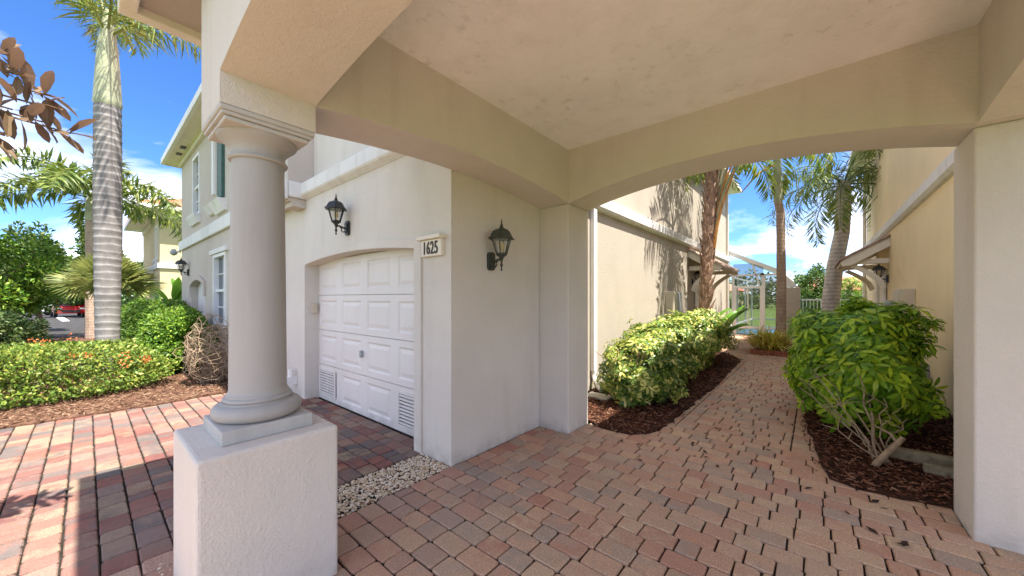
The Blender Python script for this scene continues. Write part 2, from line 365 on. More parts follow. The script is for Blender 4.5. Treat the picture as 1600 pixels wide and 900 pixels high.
# ------------------------------------------------------------------ paving
def paver_mesh(l, wd, rnd, tag):
    c = .009+.005*rnd.random(); i = .006; hx, hy = l/2-.0045, wd/2-.0045; j = lambda: rnd.uniform(-.003, .003)
    outl = [(-hx+c, -hy), (hx-c, -hy), (hx, -hy+c), (hx, hy-c), (hx-c, hy), (-hx+c, hy), (-hx, hy-c), (-hx, -hy+c)]
    outl = [(x+j(), y+j()) for x, y in outl]
    top = [(x*(1-i/hx), y*(1-i/hy)) for x, y in outl]
    vs = [(x, y, -.05) for x, y in outl]+[(x, y, -.007) for x, y in outl]+[(x, y, rnd.uniform(-.001, .001)) for x, y in top]
    fs = [(k, (k+1) % 8, 8+(k+1) % 8, 8+k) for k in range(8)]+[(8+k, 8+(k+1) % 8, 16+(k+1) % 8, 16+k) for k in range(8)]+[tuple(range(16, 24))]
    me = bpy.data.meshes.new('paver'); me.from_pydata(vs, [], fs); me.update(); return me
PM = {}
def pmesh(l, wd, mat):
    k = (round(l, 3), round(wd, 3), mat.name)
    if k not in PM:
        rr = random.Random(hash(k[:2])); PM[k] = [paver_mesh(l, wd, rr, '') for _ in range(3)]
        for me in PM[k]: me.materials.append(mat)
    return random.choice(PM[k])
def lay(zone, rows, lens, mat, mat_far, skip, limit=290):
    """rows: list of (y0, pitch, xa, xb)"""
    items = []
    for (y, pitch, xa, xb) in rows:
        x = xa
        first = True
        while x < xb-.04:
            l = random.choice(lens)
            if first: l = random.choice([.10, .15, .20]); first = False
            if xb-(x+l) < .07: l = xb-x
            l = min(l, .36); cxp, cyp = x+l/2, y+pitch/2; x += l
            if skip(cxp, cyp): continue
            items.append((cxp, cyp, l, pitch))
    def score(it):
        p = proj(it[0], it[1], 0)
        if p is None or not (-15 < p[0] < 1615 and p[1] < 915): return -1
        return it[2]*it[3]/p[2]**3
    items.sort(key=score, reverse=True)
    far = []
    for k, (cxp, cyp, l, pt) in enumerate(items):
        tz = random.uniform(-.0025, .0025); rot = (random.gauss(0, .006), random.gauss(0, .006), random.gauss(0, .006))
        if k < limit and score((cxp, cyp, l, pt)) > 0:
            o = bpy.data.objects.new('paver', pmesh(l, pt, mat)); COL.objects.link(o); o.location = (cxp, cyp, tz); o.rotation_euler = rot; o.parent = zone
        else: far.append((cxp, cyp, l, pt, tz, rot))
    vs = []; fs = []
    for (cxp, cyp, l, pt, tz, rot) in far:
        me = pmesh(l, pt, mat); M = Matrix.Translation((cxp, cyp, tz)) @ Matrix.Rotation(rot[0], 4, 'X') @ Matrix.Rotation(rot[2], 4, 'Z')
        b = len(vs); vs += [tuple(M @ v.co) for v in me.vertices]; fs += [tuple(b+i for i in p.vertices) for p in me.polygons]
    if vs:
        me = bpy.data.meshes.new('pavers'); me.from_pydata(vs, [], fs); me.update()
        o = link('pavers', me, mat_far, zone); o['kind'] = 'stuff'
PITCH = .152
LENS = [.13, .15, .15, .18, .20, .225, .225, .24]
LENS_D = [.12, .15, .15, .20, .225, .225]
drive = MB().box(-7.45, -2.9, -4, 2.42, -.098, -.016).build('driveway', BED); setp(drive, 'sunlit red and charcoal paver driveway in front of garage', kind='structure')
rows = [(-3.9+i*PITCH, PITCH, -7.36, -3.03) for i in range(41)]
lay(drive, rows, LENS_D, PAVE_D, PAVE_DI, lambda x, y: (y > 2.19 and not -6.0 < x < -3.12))
porch = MB().box(-2.899, 4.6, -4, 4.0, -.097, -.0165).build('porch_floor', BED); setp(porch, 'tumbled red paver floor under the arched porch', kind='structure')
rows = []
i = 0
while True:
    y = -3.9+i*PITCH; i += 1
    if y > 4.0: break
    if y > .25 and y < 2.2: xa = -2.57
    elif y <= .25: xa = -3.03
    elif y > 3.53: xa = -2.168
    else: xa = -2.56
    rows.append((y, PITCH, xa, .768 if y > 3.6 else 2.6))
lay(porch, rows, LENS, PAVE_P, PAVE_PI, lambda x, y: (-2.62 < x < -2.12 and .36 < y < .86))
walk = MB().box(-2.899, 1.30, 4.001, 18.2, -.0965, -.017).build('walkway', BED); setp(walk, 'narrow paver walkway running between the two houses', kind='structure')
rows = []; i = 0
while True:
    y = -3.9+52*PITCH+i*PITCH; i += 1
    if y > 17.9: break
    if y < 4.15: xa, xb = -2.15, .77
    elif y < 4.5: xa, xb = -1.75, .25
    elif y < 10.6: xa, xb = -1.31, -.20
    else: xa, xb = -1.31-min(1.4, (y-10.6)*.9), -.20
    rows.append((y, PITCH, xa, xb))
    if 4.5 <= y < 10.6: rows.append((y, PITCH, -1.513, -1.312)); 
    if 4.5 <= y < 12.6: rows.append((y, PITCH, -.198, .028))
lay(walk, rows, LENS, PAVE_P, PAVE_PI, lambda x, y: (x > -1.35 and x < -.6 and y > 11.95 and y < 14.2))

# pebble strip between porch and driveway
def pebbles(name, label, x0, x1, y0, y1, n, z0, parent=None):
    bm = bmesh.new(); bmesh.ops.create_icosphere(bm, subdivisions=1, radius=1); bv = np.array([v.co[:] for v in bm.verts]); bf = np.array([[v.index for v in f.verts] for f in bm.faces]); bm.free()
    P = np.stack([RNG.uniform(x0, x1, n), RNG.uniform(y0, y1, n), z0+RNG.uniform(-.012, .008, n)], 1)
    sc = RNG.uniform(.006, .0125, (n, 1))*np.stack([RNG.uniform(.9, 1.6, n), RNG.uniform(.7, 1.1, n), RNG.uniform(.5, .8, n)], 1)
    a = RNG.uniform(0, 6.28, n); c, s = np.cos(a), np.sin(a)
    V = bv[None]*sc[:, None]*(1+RNG.normal(0, .10, (n, len(bv), 1)))
    V = np.stack([V[..., 0]*c[:, None]-V[..., 1]*s[:, None], V[..., 0]*s[:, None]+V[..., 1]*c[:, None], V[..., 2]], -1)+P[:, None]
    F = (bf[None]+(np.arange(n)*len(bv))[:, None, None]).reshape(-1, 3)
    o = npmesh(name, V.reshape(-1, 3), F, PEB, parent, True); setp(o, label, 'pebbles', kind='stuff'); return o
pebbles('pebble_strip', 'strip of pale pebbles between garage driveway and porch pavers', -3.02, -2.585, .26, 2.17, 5200, -.012)

# ------------------------------------------------------------------ mulch beds
def inside(poly, P):
    x, y = P[:, 0], P[:, 1]; r = np.zeros(len(P), bool); n = len(poly)
    for i in range(n):
        (x1, y1), (x2, y2) = poly[i], poly[(i+1) % n]
        c = ((y1 > y) != (y2 > y)) & (x < (x2-x1)*(y-y1)/((y2-y1) if y2 != y1 else 1e-9)+x1); r ^= c
    return r
def mulch_bed(name, label, poly, n, soil, chips, z=.022, size=(.02, .06), near=None):
    pj = []
    for (ax_, ay_), (bx_, by_) in zip(poly, poly[1:]+poly[:1]):
        seg = max(1, int(math.hypot(bx_-ax_, by_-ay_)/.09)); seg = min(seg, 70)
        wallside = abs(ax_-bx_) < 1e-6 and abs(ax_) in (2.87, 1.34)
        for q in range(seg):
            t_ = q/seg; jj = 0 if wallside or q == 0 else .022
            pj.append((ax_+(bx_-ax_)*t_+random.uniform(-jj, jj), ay_+(by_-ay_)*t_+random.uniform(-jj, jj)))
    poly = pj
    b = MB().prism(poly, 'z', -.094, z).build(name, soil); setp(b, label, kind='structure')
    xs = [p[0] for p in poly]; ys = [p[1] for p in poly]
    P = np.stack([RNG.uniform(min(xs)-.03, max(xs)+.03, n*4), RNG.uniform(min(ys)-.03, max(ys)+.03, n*4)], 1)
    if near is not None: P = P[RNG.random(len(P)) < near(P)]
    J = P+RNG.normal(0, .04, P.shape)*(1+(RNG.random((len(P), 1)) < .06)*2); P = P[inside(poly, J)][:n]; m = len(P)
    ln = RNG.uniform(size[0], size[1], m); wd = RNG.uniform(.005, .014, m)
    a = RNG.uniform(0, 6.28, m); tl = RNG.normal(0, .28, m)
    D = np.stack([np.cos(a)*np.cos(tl), np.sin(a)*np.cos(tl), np.sin(tl)], 1); R = norm(np.stack([-np.sin(a), np.cos(a), RNG.normal(0, .3, m)], 1)); U = np.cross(D, R)
    C = np.concatenate([P, (z+.004+np.abs(RNG.normal(0, .010, m)))[:, None]], 1)
    th = .003
    V = np.stack([C+D*(sx*ln/2)[:, None]+R*(sy*wd/2)[:, None]+U*(sz*th) for sx in (-1, 1) for sy in (-1, 1) for sz in (-1, 1)], 1).reshape(-1, 3)
    q = np.array([[0, 1, 3, 2], [4, 6, 7, 5], [0, 4, 5, 1], [2, 3, 7, 6], [0, 2, 6, 4], [1, 5, 7, 3]])
    F = (q[None]+(np.arange(m)*8)[:, None, None]).reshape(-1, 4)
    o = npmesh('mulch_chips', V, F, chips, b); o['kind'] = 'stuff'; return b
mulch_bed('mulch_bed_left_of_path', 'dark brown wood mulch bed along the cream house wall',
    [(-2.87, 4.06), (-2.15, 4.06), (-1.9, 3.96), (-1.62, 3.98), (-1.46, 4.15), (-1.38, 4.55), (-1.36, 6.2), (-1.33, 7.4), (-1.38, 8.6), (-1.42, 10.4), (-1.7, 11.2), (-2.2, 11.9), (-2.87, 12.0)], 9000, MULCH_G, MULCH,
    near=lambda P: np.clip(1.4-.14*(P[:, 1]-4), .25, 1))
mulch_bed('mulch_bed_right_of_path', 'dark brown wood mulch bed below the yellow house wall',
    [(1.34, 4.115), (.76, 4.115), (.50, 4.04), (.26, 4.02), (.09, 4.10), (.03, 4.45), (-.02, 5.0), (-.10, 5.8), (-.12, 8.0), (-.03, 10.0), (.1, 12.0), (1.34, 12.2)], 8000, MULCH_G, MULCH,
    near=lambda P: np.clip(1.4-.14*(P[:, 1]-4), .25, 1))
mulch_bed('mulch_bed_by_driveway', 'dry brown mulch bed beside the sunlit driveway',
    [(-7.36, -4), (-7.38, -1), (-7.30, .2), (-7.28, .95), (-7.42, 1.25), (-7.40, 1.90), (-15, 1.90), (-22, 1.9), (-22, -4)], 9000, MULCH_L, DRYCHIP, size=(.03, .09), near=lambda P: np.clip(1.5-.45*np.abs(P[:, 0]+7.3), .12, 1)*(P[:, 1] > -2.2))

# ------------------------------------------------------------------ house number 1625: porch, garage, side wall
def arc(a, b, spring, rise, n=18):
    c = (a+b)/2; h = (b-a)/2; R = (h*h+rise*rise)/(2*rise); zc = spring+rise-R
    return [(a+(b-a)*i/n, zc+math.sqrt(max(0, R*R-(a+(b-a)*i/n-c)**2))) for i in range(n+1)]
house = thing('townhouse', 'cream stucco townhouse with arched carport porch and white garage door', 'house', (-4.3, 2.6, 0))
TOPZ = 3.42
WX = -2.58; BX = -2.17; RX = .77; FY = .41; GY = 2.18
# wall pieces around the garage opening
gw = MB(); gw.box(-3.14, WX, GY, 2.60, -.09, 3.08); gw.box(-7.25, -5.99, GY, 2.60, -.09, 3.05)
ar = arc(-5.99, -3.14, 2.06, .085)
gw.prism(ar+[(-3.14, 3.08), (-5.99, 3.08)], 'y', GY, 2.60)
gw.build('garage_wall', STUCCO, house)
ob = arc(-6.10, -3.02, 2.145, .10)
sr = MB(); sr.prism([(-6.10, -.05)]+ob+[(-3.02, -.05), (-3.14, -.05)]+ar[::-1]+[(-5.99, -.05)], 'y', GY-.022, GY+.004)
sr.build('door_surround', STUCCO, house, bevel=.004)
MB().box(WX-.25, WX, 2.6005, 3.58, -.09, 5.9).box(WX-.25, WX, 2.181, 2.6005, 3.08, 5.9).build('side_wall', STUCCO, house)
MB().box(-5.985, WX-.25, 2.29, 2.55, 3.081, 5.9).build('upper_wall', STUCCO, house)
tp = [(2.28, 3.06), (2.17, 3.06), (2.10, 3.10), (2.085, 3.12), (2.085, 3.27), (2.10, 3.29), (2.28, 3.315)]
MB().prism(tp, 'x', -5.985, -2.585).build('trim_band', TRIM, house)
MB().box(-6.02, -2.45, 1.72, 2.60, 5.90, 6.02).build('sun_block_eave', CREAM, house)  # unseen eave added to keep sun off the neighbouring return wall
# garage door
door = MB().box(-6.02, -3.10, 2.405, 2.44, -.012, 2.2).build('garage_door', DOORW, house)
SEC = .535
def panel_mb(cx, cz, pw, ph, y):
    m = MB(); a, b = pw/2, ph/2; ring = [(a, b, 0), (a-.022, b-.022, .013), (a-.034, b-.034, .013), (a-.075, b-.075, .002)]
    vs = [];
    for (ha, hb, d) in ring:
        vs += [(cx-ha, y+d, cz-hb), (cx+ha, y+d, cz-hb), (cx+ha, y+d, cz+hb), (cx-ha, y+d, cz+hb)]
    fs = []
    for k in range(3): fs += [(4*k+i, 4*k+(i+1) % 4, 4*k+4+(i+1) % 4, 4*k+4+i) for i in range(4)]
    fs.append((12, 13, 14, 15)); return m.add(vs, fs)
for s in range(4):
    z0 = -.005+s*SEC; z1 = z0+SEC-.007; y = 2.37
    sec = MB(); xs = [-6.015+2.90*k/4 for k in range(5)]; pw, ph = .56, .375
    cents = [(xs[k]+xs[k+1])/2+(.0) for k in range(4)]; cz = (z0+z1)/2
    # section slab with panel holes: frame strips
    vent = [0, 3] if s == 0 else []
    xe = [-6.015]
    for c in cents: xe += [c-pw/2, c+pw/2]
    xe.append(-3.105)
    sec.box(-6.015, -3.105, y, 2.404, z0, cz-ph/2); sec.box(-6.015, -3.105, y, 2.404, cz+ph/2, z1)
    for k in range(5): sec.box(xe[2*k], xe[2*k+1], y, 2.404, cz-ph/2, cz+ph/2)
    so = sec.build('door_section', DOORW, door)
    for k, c in enumerate(cents):
        if k in vent: continue
        panel_mb(c, cz, pw, ph, y).build('raised_panel', DOORW, so)
    for k in vent:
        c = cents[k]+(0 if k else -.03); vv = MB(); vw, vh = .50, .36
        vv.box(c-vw/2-.04, c+vw/2+.04, y-.012, y-.001, cz-vh/2-.03, cz-vh/2).box(c-vw/2-.04, c+vw/2+.04, y-.012, y-.001, cz+vh/2, cz+vh/2+.03)
        vv.box(c-vw/2-.04, c-vw/2, y-.012, y-.001, cz-vh/2, cz+vh/2).box(c+vw/2, c+vw/2+.04, y-.012, y-.001, cz-vh/2, cz+vh/2)
        if k == 0: vv.box(c-.006, c+.006, y-.010, y+.012, cz-vh/2, cz+vh/2)
        vo = vv.build('vent_frame', DOORW, so)
        MB().box(c-vw/2-.06, c+vw/2+.06, y+.02, y+.03, cz-ph/2, cz+ph/2).build('vent_back', GREYM, so)
        ns = 9
        for q in range(ns):
            zz = cz-vh/2+(q+.5)*vh/ns
            MB().box(c-vw/2, c+vw/2, y-.007, y+.004, zz-.013, zz+.011).build('vent_slat', DOORW, so)
hz = SEC*1.5
MB().box(-4.62, -4.585, 2.33, 2.372, hz-.035, hz+.055).tube([(-4.60, 2.325, hz+.02), (-4.52, 2.318, hz+.015)], .008, 6).build('door_handle', GREYM, door)
MB().box(-6.02, -3.11, 2.372, 2.404, -.03, -.008).build('rubber_seal', TYRE, door)
# porch corner pieces
MB().box(WX+.002, BX, 3.57, 4.04, -.09, 2.64).build('pilaster', STUCCO, house, bevel=.012)
MB().box(RX, 1.30, 3.66, 4.11, -.09, 2.64).build('porch_pillar', STUCCO, house, bevel=.012)
MB().box(RX, 1.30, .41, .84, -.09, 2.64).build('porch_pillar', STUCCO, house, bevel=.012)
def arch_beam(axis, a, b, t0, t1, spring, rise, nm):
    p = arc(a, b, spring, rise, 28); return MB().prism(p+[(b, TOPZ), (a, TOPZ)], axis, t0, t1).build(nm, STUCCO, house)
arch_beam('x', .84, 3.57, WX+.001, BX, 2.64, .10, 'arch_beam')
arch_beam('y', BX, RX, 3.57, 4.04, 2.64, .185, 'arch_beam')
arch_beam('x', .84, 3.57, RX, 1.30, 2.64, .10, 'arch_beam')
arch_beam('y', BX, RX, FY, .84, 2.64, .11, 'arch_beam')
MB().box(WX-.01, BX, FY, .84, 2.49, TOPZ).build('corner_block', STUCCO, house)
MB().box(WX+.002, BX, 3.57, 4.04, 2.6405, TOPZ).build('corner_block', STUCCO, house)
MB().box(RX, 1.30, 3.57, 4.04, 2.6405, TOPZ).build('corner_block', STUCCO, house)
MB().box(RX, 1.30, .41, .84, 2.6405, TOPZ).build('corner_block', STUCCO, house)
MB().box(BX-.02, RX+.02, .82, 3.59, 3.25, 3.33).build('ceiling', CEIL, house)
# porch roof and its eave
rf = MB().box(-3.0, 3.0, .30, 2.02, 3.43, 3.50).box(-2.56, 3.0, 2.021, 4.15, 3.43, 3.50)  # unseen right end drawn out to keep sun off the porch floor
rf.add([(-3.2, .10, 3.5), (3.0, .10, 3.5), (3.0, 4.15, 3.5), (-2.55, 4.15, 3.5), (-2.55, 2.1, 3.5), (-3.2, 2.1, 3.5), (-1.2, 2.1, 3.98), (3.0, 2.1, 3.98)],
    [(0, 1, 7, 6), (0, 6, 5), (5, 6, 4), (4, 6, 7, 2, 3)])
roof = rf.build('porch_roof', TILE2, house)
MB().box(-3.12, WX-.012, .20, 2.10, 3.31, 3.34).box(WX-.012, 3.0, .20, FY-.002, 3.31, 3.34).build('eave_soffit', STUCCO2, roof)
MB().box(-3.20, -3.12, .12, 2.12, 3.26, 3.46).box(-3.12, 3.0, .12, .20, 3.26, 3.46).box(-3.225, -3.20, .095, 2.12, 3.38, 3.48).box(-3.20, 3.0, .095, .12, 3.38, 3.48).build('fascia', CREAM, roof, bevel=.008)
# column
CX, CY = -2.375, .62
colm = MB().box(CX-.305, CX+.315, CY-.315, CY+.30, -.09, .835).build('pedestal', STUCCO, house, bevel=.018, seg=3)
pl = MB().box(CX-.205, CX+.205, CY-.205, CY+.205, .835, .905).build('plinth', PLINTH, house, bevel=.006)
prof = [(.175, .905)]+[(.168+.041*math.sin(a_), .948-.041*math.cos(a_)) for a_ in [math.pi*q_/10 for q_ in range(1, 10)]]+[(.166, .990), (.166, .998), (.160, .999)]+[(.150+.012*math.sin(a_), 1.010-.011*math.cos(a_)) for a_ in [math.pi*q_/6 for q_ in range(1, 6)]]+[(.149, 1.022), (.149, 1.030), (.141, 1.038), (.136, 1.05), (.134, 1.06)]
prof += [(.134-.008*t-.004*t*t, 1.06+1.21*t) for t in [i/10 for i in range(1, 11)]]
prof += [(.122, 2.29), (.134, 2.293), (.14, 2.303), (.134, 2.313), (.126, 2.316), (.126, 2.345), (.134, 2.36), (.156, 2.385), (.18, 2.405), (.186, 2.415), (.186, 2.42)]
MB().lathe(prof, (CX, CY), 56).build('column_shaft', COLM, house, smooth=True)
MB().box(CX-.188, CX+.188, CY-.190, CY+.190, 2.42, 2.444).build('capital_slab', PLINTH, house, bevel=.008)
MB().box(CX-.200, CX+.198, CY-.203, CY+.203, 2.4445, 2.462).build('capital_slab', PLINTH, house, bevel=.004)
MB().box(CX-.212, CX+.2045, CY-.2125, CY+.2185, 2.4625, 2.4905).build('capital_slab', PLINTH, house, bevel=.008)
# long side wall along the path
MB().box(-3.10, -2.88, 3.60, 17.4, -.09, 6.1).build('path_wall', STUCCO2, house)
MB().box(WX-.25, -2.86, 3.581, 3.60, -.09, 5.9).build('wall_return', STUCCO, house)
MB().prism([(-2.881, 3.05), (-2.80, 3.06), (-2.77, 3.10), (-2.77, 3.26), (-2.79, 3.28), (-2.881, 3.31)], 'y', 4.10, 17.46).build('trim_band', TRIM, house)
MB().prism([(-2.881, 5.86), (-2.84, 5.86), (-2.79, 5.98), (-2.881, 5.98)], 'y', 4.05, 17.46).build('cornice', TRIM, house)
rr = MB().add([(-2.45, 4.0, 6.05), (-2.45, 17.85, 6.05), (-6, 17.85, 7.4), (-6, 4, 7.4), (-2.45, 4.0, 6.15), (-2.45, 17.85, 6.15), (-6, 17.85, 7.5), (-6, 4, 7.5)], [(0, 1, 2, 3), (4, 7, 6, 5), (0, 4, 5, 1), (1, 5, 6, 2), (2, 6, 7, 3), (3, 7, 4, 0)]).build('main_roof', TILE2, house)
MB().box(-2.88, -2.46, 3.9, 17.8, 5.99, 6.03).box(-2.46, -2.38, 3.9, 17.8, 5.98, 6.12).build('eave_soffit', CREAM, rr)
MB().box(-6.6, -3.101, 17.2, 17.4, -.09, 6.1).build('rear_wall', STUCCO2, house)
dsp = MB().box(-2.875, -2.80, 5.42, 5.53, .34, 3.04).build('downspout', WHITE, house, bevel=.008)
MB().tube([(-2.835, 5.475, .36), (-2.83, 5.475, .26), (-2.78, 5.43, .16), (-2.62, 5.32, .085)], .045, 8).build('elbow', WHITE, dsp)
MB().box(-2.87, -2.80, 17.28, 17.38, .1, 5.98).build('downspout', CREAM, house)
sb = MB().box(-2.75, -2.36, 4.98, 5.24, .0, .055).build('splash_block', CONC, None, bevel=.012); setp(sb, 'low concrete splash block below white downspout', 'splash block')
sb.rotation_euler[2] = 0
MB().box(-6.42, -6.34, 2.02, 2.178, .18, .30).tube([(-6.38, 2.10, .3), (-6.38, 2.10, .42)], .04, 8).build('drain_elbow', WHITE, house)
MB().box(-5.985, -5.95, 2.25, 2.33, 1.32, 1.47).build('keypad', BEIGEM, house, bevel=.006)
# door canopy on path wall
def canopy(root, xw, sgn, y0, y1, ztop, zlow, proj_, tilem):
    """xw wall plane, sgn outward x direction"""
    X = lambda d: xw+sgn*d
    c = MB(); a = (X(0), ztop); b = (X(proj_), zlow)
    c.prism([(X(.0), ztop), (X(proj_), zlow), (X(proj_), zlow-.05), (X(0), ztop-.06)], 'y', y0, y1)
    cn = c.build('canopy', CREAM, root)
    MB().prism([(X(0), ztop-.06), (X(proj_+.01), zlow-.05), (X(proj_-.02), zlow-.15), (X(proj_-.18), zlow-.13), (X(0), ztop-.22)], 'y', y0-.03, y0+.02).build('barge_board', CREAM, cn)
    MB().prism([(X(0), ztop-.06), (X(proj_+.01), zlow-.05), (X(proj_-.02), zlow-.15), (X(proj_-.18), zlow-.13), (X(0), ztop-.22)], 'y', y1-.02, y1+.03).build('barge_board', CREAM, cn)
    n = int((y1-y0)/.19); sl = math.atan2(ztop-zlow, proj_)
    for i in range(n+1):
        yy = y0+.02+(y1-y0-.04)*i/n
        t = MB(); nseg = 6; vs = []
        for (d, up) in ((-.0, .0), (proj_+.05, .0)):
            for k in range(nseg+1):
                an = math.pi*k/nseg
                vs.append((X(d), yy-.085*math.cos(an), ztop-(ztop-zlow)*d/proj_+.01+.055*math.sin(an)))
        fs = [(k, k+1, nseg+2+k, nseg+1+k) for k in range(nseg)]+[tuple(range(nseg+1)), tuple(range(nseg+1, 2*nseg+2))[::-1]]
        t.add(vs, fs).build('roof_tile', tilem, cn)
    for yy in (y0+.10, y1-.22):
        zz = zlow-.10
        bk = MB().box(min(X(0), X(proj_*.86)), max(X(0), X(proj_*.86)), yy, yy+.11, zz, zz+.12)
        cp = [(X(.02+.52*math.cos(t)*1.0), zz-.55+.55*math.sin(t)) for t in [math.pi/2*k/8 for k in range(9)]]
        o2 = [(X(0), zz-.62), (X(.11), zz-.62)]
        outer = []; inner = []
        for k in range(9):
            t = k/8; d = .04+.56*t; z = zz-.58+.58*(t**.55); outer.append((X(d), z)); inner.append((X(max(0, d-.0)+.10), z-.06))
        bk.prism(outer+inner[::-1], 'y', yy+.01, yy+.10)
        bk.build('bracket', CREAM, cn)
    return cn
canopy(house, -2.878, 1, 11.45, 14.3, 2.98, 2.47, .85, plain('pale_tile', (.50, .36, .29), .85, .2, .3, 9, .3))
dd = MB().box(-2.882, -2.85, 12.2, 13.3, .0, 2.1).build('entry_door', CREAM, house); MB().box(-2.852, -2.835, 12.12, 12.22, 0, 2.2).box(-2.852, -2.835, 13.28, 13.38, 0, 2.2).build('door_frame', WHITE, dd)
# meter boxes
mb = MB().box(-2.879, -2.70, 9.35, 9.75, 1.14, 1.72).build('meter_box', BEIGEM, house, bevel=.01)
MB().box(-2.879, -2.72, 9.95, 10.20, 1.2, 1.7).build('meter_box', GREYM, house, bevel=.01)
MB().tube([(-2.80, 9.5, 1.14), (-2.80, 9.5, .1)], .03, 6).tube([(-2.80, 9.62, 1.14), (-2.80, 9.62, .1)], .025, 6).tube([(-2.80, 10.05, 1.2), (-2.80, 10.05, .1)], .03, 6).build('conduit', GREYM, house)

# ------------------------------------------------------------------ house number plaque
pq = thing('house_number_plaque', 'cream plaque reading 1625 on the wall beside garage door', 'sign', (-2.83, 2.18, 2.05))
MB().box(-2.985, -2.675, 2.135, 2.181, 1.955, 2.115).build('plate', CREAM, pq, bevel=.006)
MB().box(-3.02, -2.655, 2.10, 2.181, 2.1155, 2.155).build('ledge', CREAM, pq, bevel=.006)
cu = bpy.data.curves.new('numerals', 'FONT'); cu.body = '1625'; cu.size = .17; cu.align_x = 'CENTER'; cu.extrude = .004; cu.space_character = 1.08; cu.offset = .0015
tmp = bpy.data.objects.new('tmp', cu); COL.objects.link(tmp); bpy.context.view_layer.update()
me = bpy.data.meshes.new_from_object(tmp.evaluated_get(bpy.context.evaluated_depsgraph_get())); bpy.data.objects.remove(tmp)
no = link('numerals', me, TEXTM, pq); no.location = (-2.832, 2.131, 1.977); no.rotation_euler = (math.pi/2, 0, 0); no.scale = (.66, 1, 1)

# ------------------------------------------------------------------ coach lanterns
def lantern(label, pos, rotz, metal, sc=1.0, group=None):
    """pos = wall point; lantern arm reaches along local -Y"""
    t = thing('wall_lantern', label, 'lantern', pos, group, rotz); t.scale = (sc,)*3; kw = dict(local=True)
    A = .17
    MB().prism([(-.035, -.10), (.035, -.10), (.055, -.075), (.055, .075), (.035, .10), (-.035, .10), (-.055, .075), (-.055, -.075)], 'y', -.03, 0).prism([(-.025, -.07), (.025, -.07), (.035, -.05), (.035, .05), (.025, .07), (-.025, .07), (-.035, .05), (-.035, -.05)], 'y', -.045, -.03).build('back_plate', metal, t, bevel=.004, **kw)
    MB().tube([(0, -.04, -.01), (0, -.08, .0), (0, -.12, .015), (0, -.155, .01), (0, -A, .0)], [.014, .012, .011, .013, .012], 8).tube([(0, -.05, -.05), (0, -.08, -.065), (0, -.10, -.045), (0, -.09, -.02), (0, -.12, 0)], .008, 6).build('arm', metal, t, smooth=True, **kw)
    MB().lathe([(.004, -.115), (.012, -.10), (.006, -.085), (.014, -.06), (.018, -.045), (.010, -.03), (.013, 0), (.022, .02), (.028, .035), (.045, .05), (.062, .06), (.062, .07)], (0, -A), 12).build('base_finial', metal, t, smooth=True, **kw)
    n = 6; rb, rt, zb, zt = .058, .105, .07, .235; fr = MB()
    P = lambda r, k, z: (r*math.cos(2*math.pi*k/n+.52), -A+r*math.sin(2*math.pi*k/n+.52), z)
    for k in range(n):
        fr.bar(P(rb, k, zb), P(rt, k, zt), .011, .011); fr.bar(P(rb, k, zb+.004), P(rb, k+1, zb+.004), .010, .010); fr.bar(P(rt, k, zt), P(rt, k+1, zt), .012, .012)
    fr.build('cage_frame', metal, t, **kw)
    for k in range(n):
        q = .95; a, b, c, d = P(rb*q, k, zb+.008), P(rb*q, k+1, zb+.008), P(rt*q, k+1, zt-.004), P(rt*q, k, zt-.004)
        MB().add([a, b, c, d], [(0, 1, 2, 3)]).build('glass_pane', LGLASS, t, **kw)
    MB().lathe([(.152, .232), (.150, .242), (.128, .258), (.112, .29), (.095, .318), (.066, .335), (.040, .345), (.022, .352), (.026, .362), (.014, .372)], (0, -A), 6, .52).build('lantern_roof', metal, t, **kw)
    MB().lathe([(.012, .372), (.020, .382), (.010, .394), (.006, .405), (.012, .416), (.005, .43), (.001, .46)], (0, -A), 10).build('finial', metal, t, smooth=True, **kw)
    MB().lathe([(.014, .07), (.014, .12), (.026, .135), (.030, .16), (.024, .19), (.008, .205)], (0, -A), 10).build('bulb', BULB, t, smooth=True, **kw)
    return t
lantern('black coach lantern on the wall above the garage door', (-4.60, 2.178, 2.45), 0, BLACK, .92)
lantern('bronze coach lantern on shaded side wall under the porch arch', (WX+.002, 2.70, 1.93), math.pi/2, BRONZE, .93)

# ------------------------------------------------------------------ neighbouring unit, left
STUCCO3 = stucco('stucco_neighbour', (.55, .485, .42), amount=.25)
nb = thing('townhouse', 'cream two storey townhouse with green shutters behind the porch column', 'house', (-10.5, 2.2, 0)); NY = 1.93
wl = MB(); wl.box(-15.2, -13.55, NY, 2.25, -.09, 3.05).box(-11.75, -10.75, NY, 2.25, -.09, 3.05).box(-10.75, -9.6, NY, 2.25, -.09, .9).box(-10.75, -9.6, NY, 2.25, 2.55, 3.05).box(-9.6, -7.25, NY, 2.25, -.09, 3.05)
wl.prism(arc(-13.55, -11.75, 1.88, .16)+[(-11.75, 3.05), (-13.55, 3.05)], 'y', NY, 2.25)
wl.build('lower_wall', STUCCO3, nb)
uw = MB(); uw.box(-15.2, -13.25, NY, 2.2, 3.05, 5.75).box(-13.25, -12.35, NY, 2.2, 3.05, 3.78).box(-13.25, -12.35, NY, 2.2, 5.4, 5.75).box(-12.35, -5.99, NY, 2.5, 3.05, 5.75).box(-15.2, -14.95, 2.2, 8, -.09, 5.75)
uw.build('upper_wall', STUCCO3, nb)
MB().box(-15.26, -5.95, NY-.07, NY-.001, 3.02, 3.30).box(-5.988, -5.95, NY, 2.30, 3.06, 3.30).build('trim_band', TRIM, nb, bevel=.02)
MB().box(-7.24, -5.99, NY, 2.179, 3.0, 3.049).box(-6.30, -5.985, NY+.05, 2.179, 2.93, 3.0).build('overhang_moulding', STUCCO3, nb)
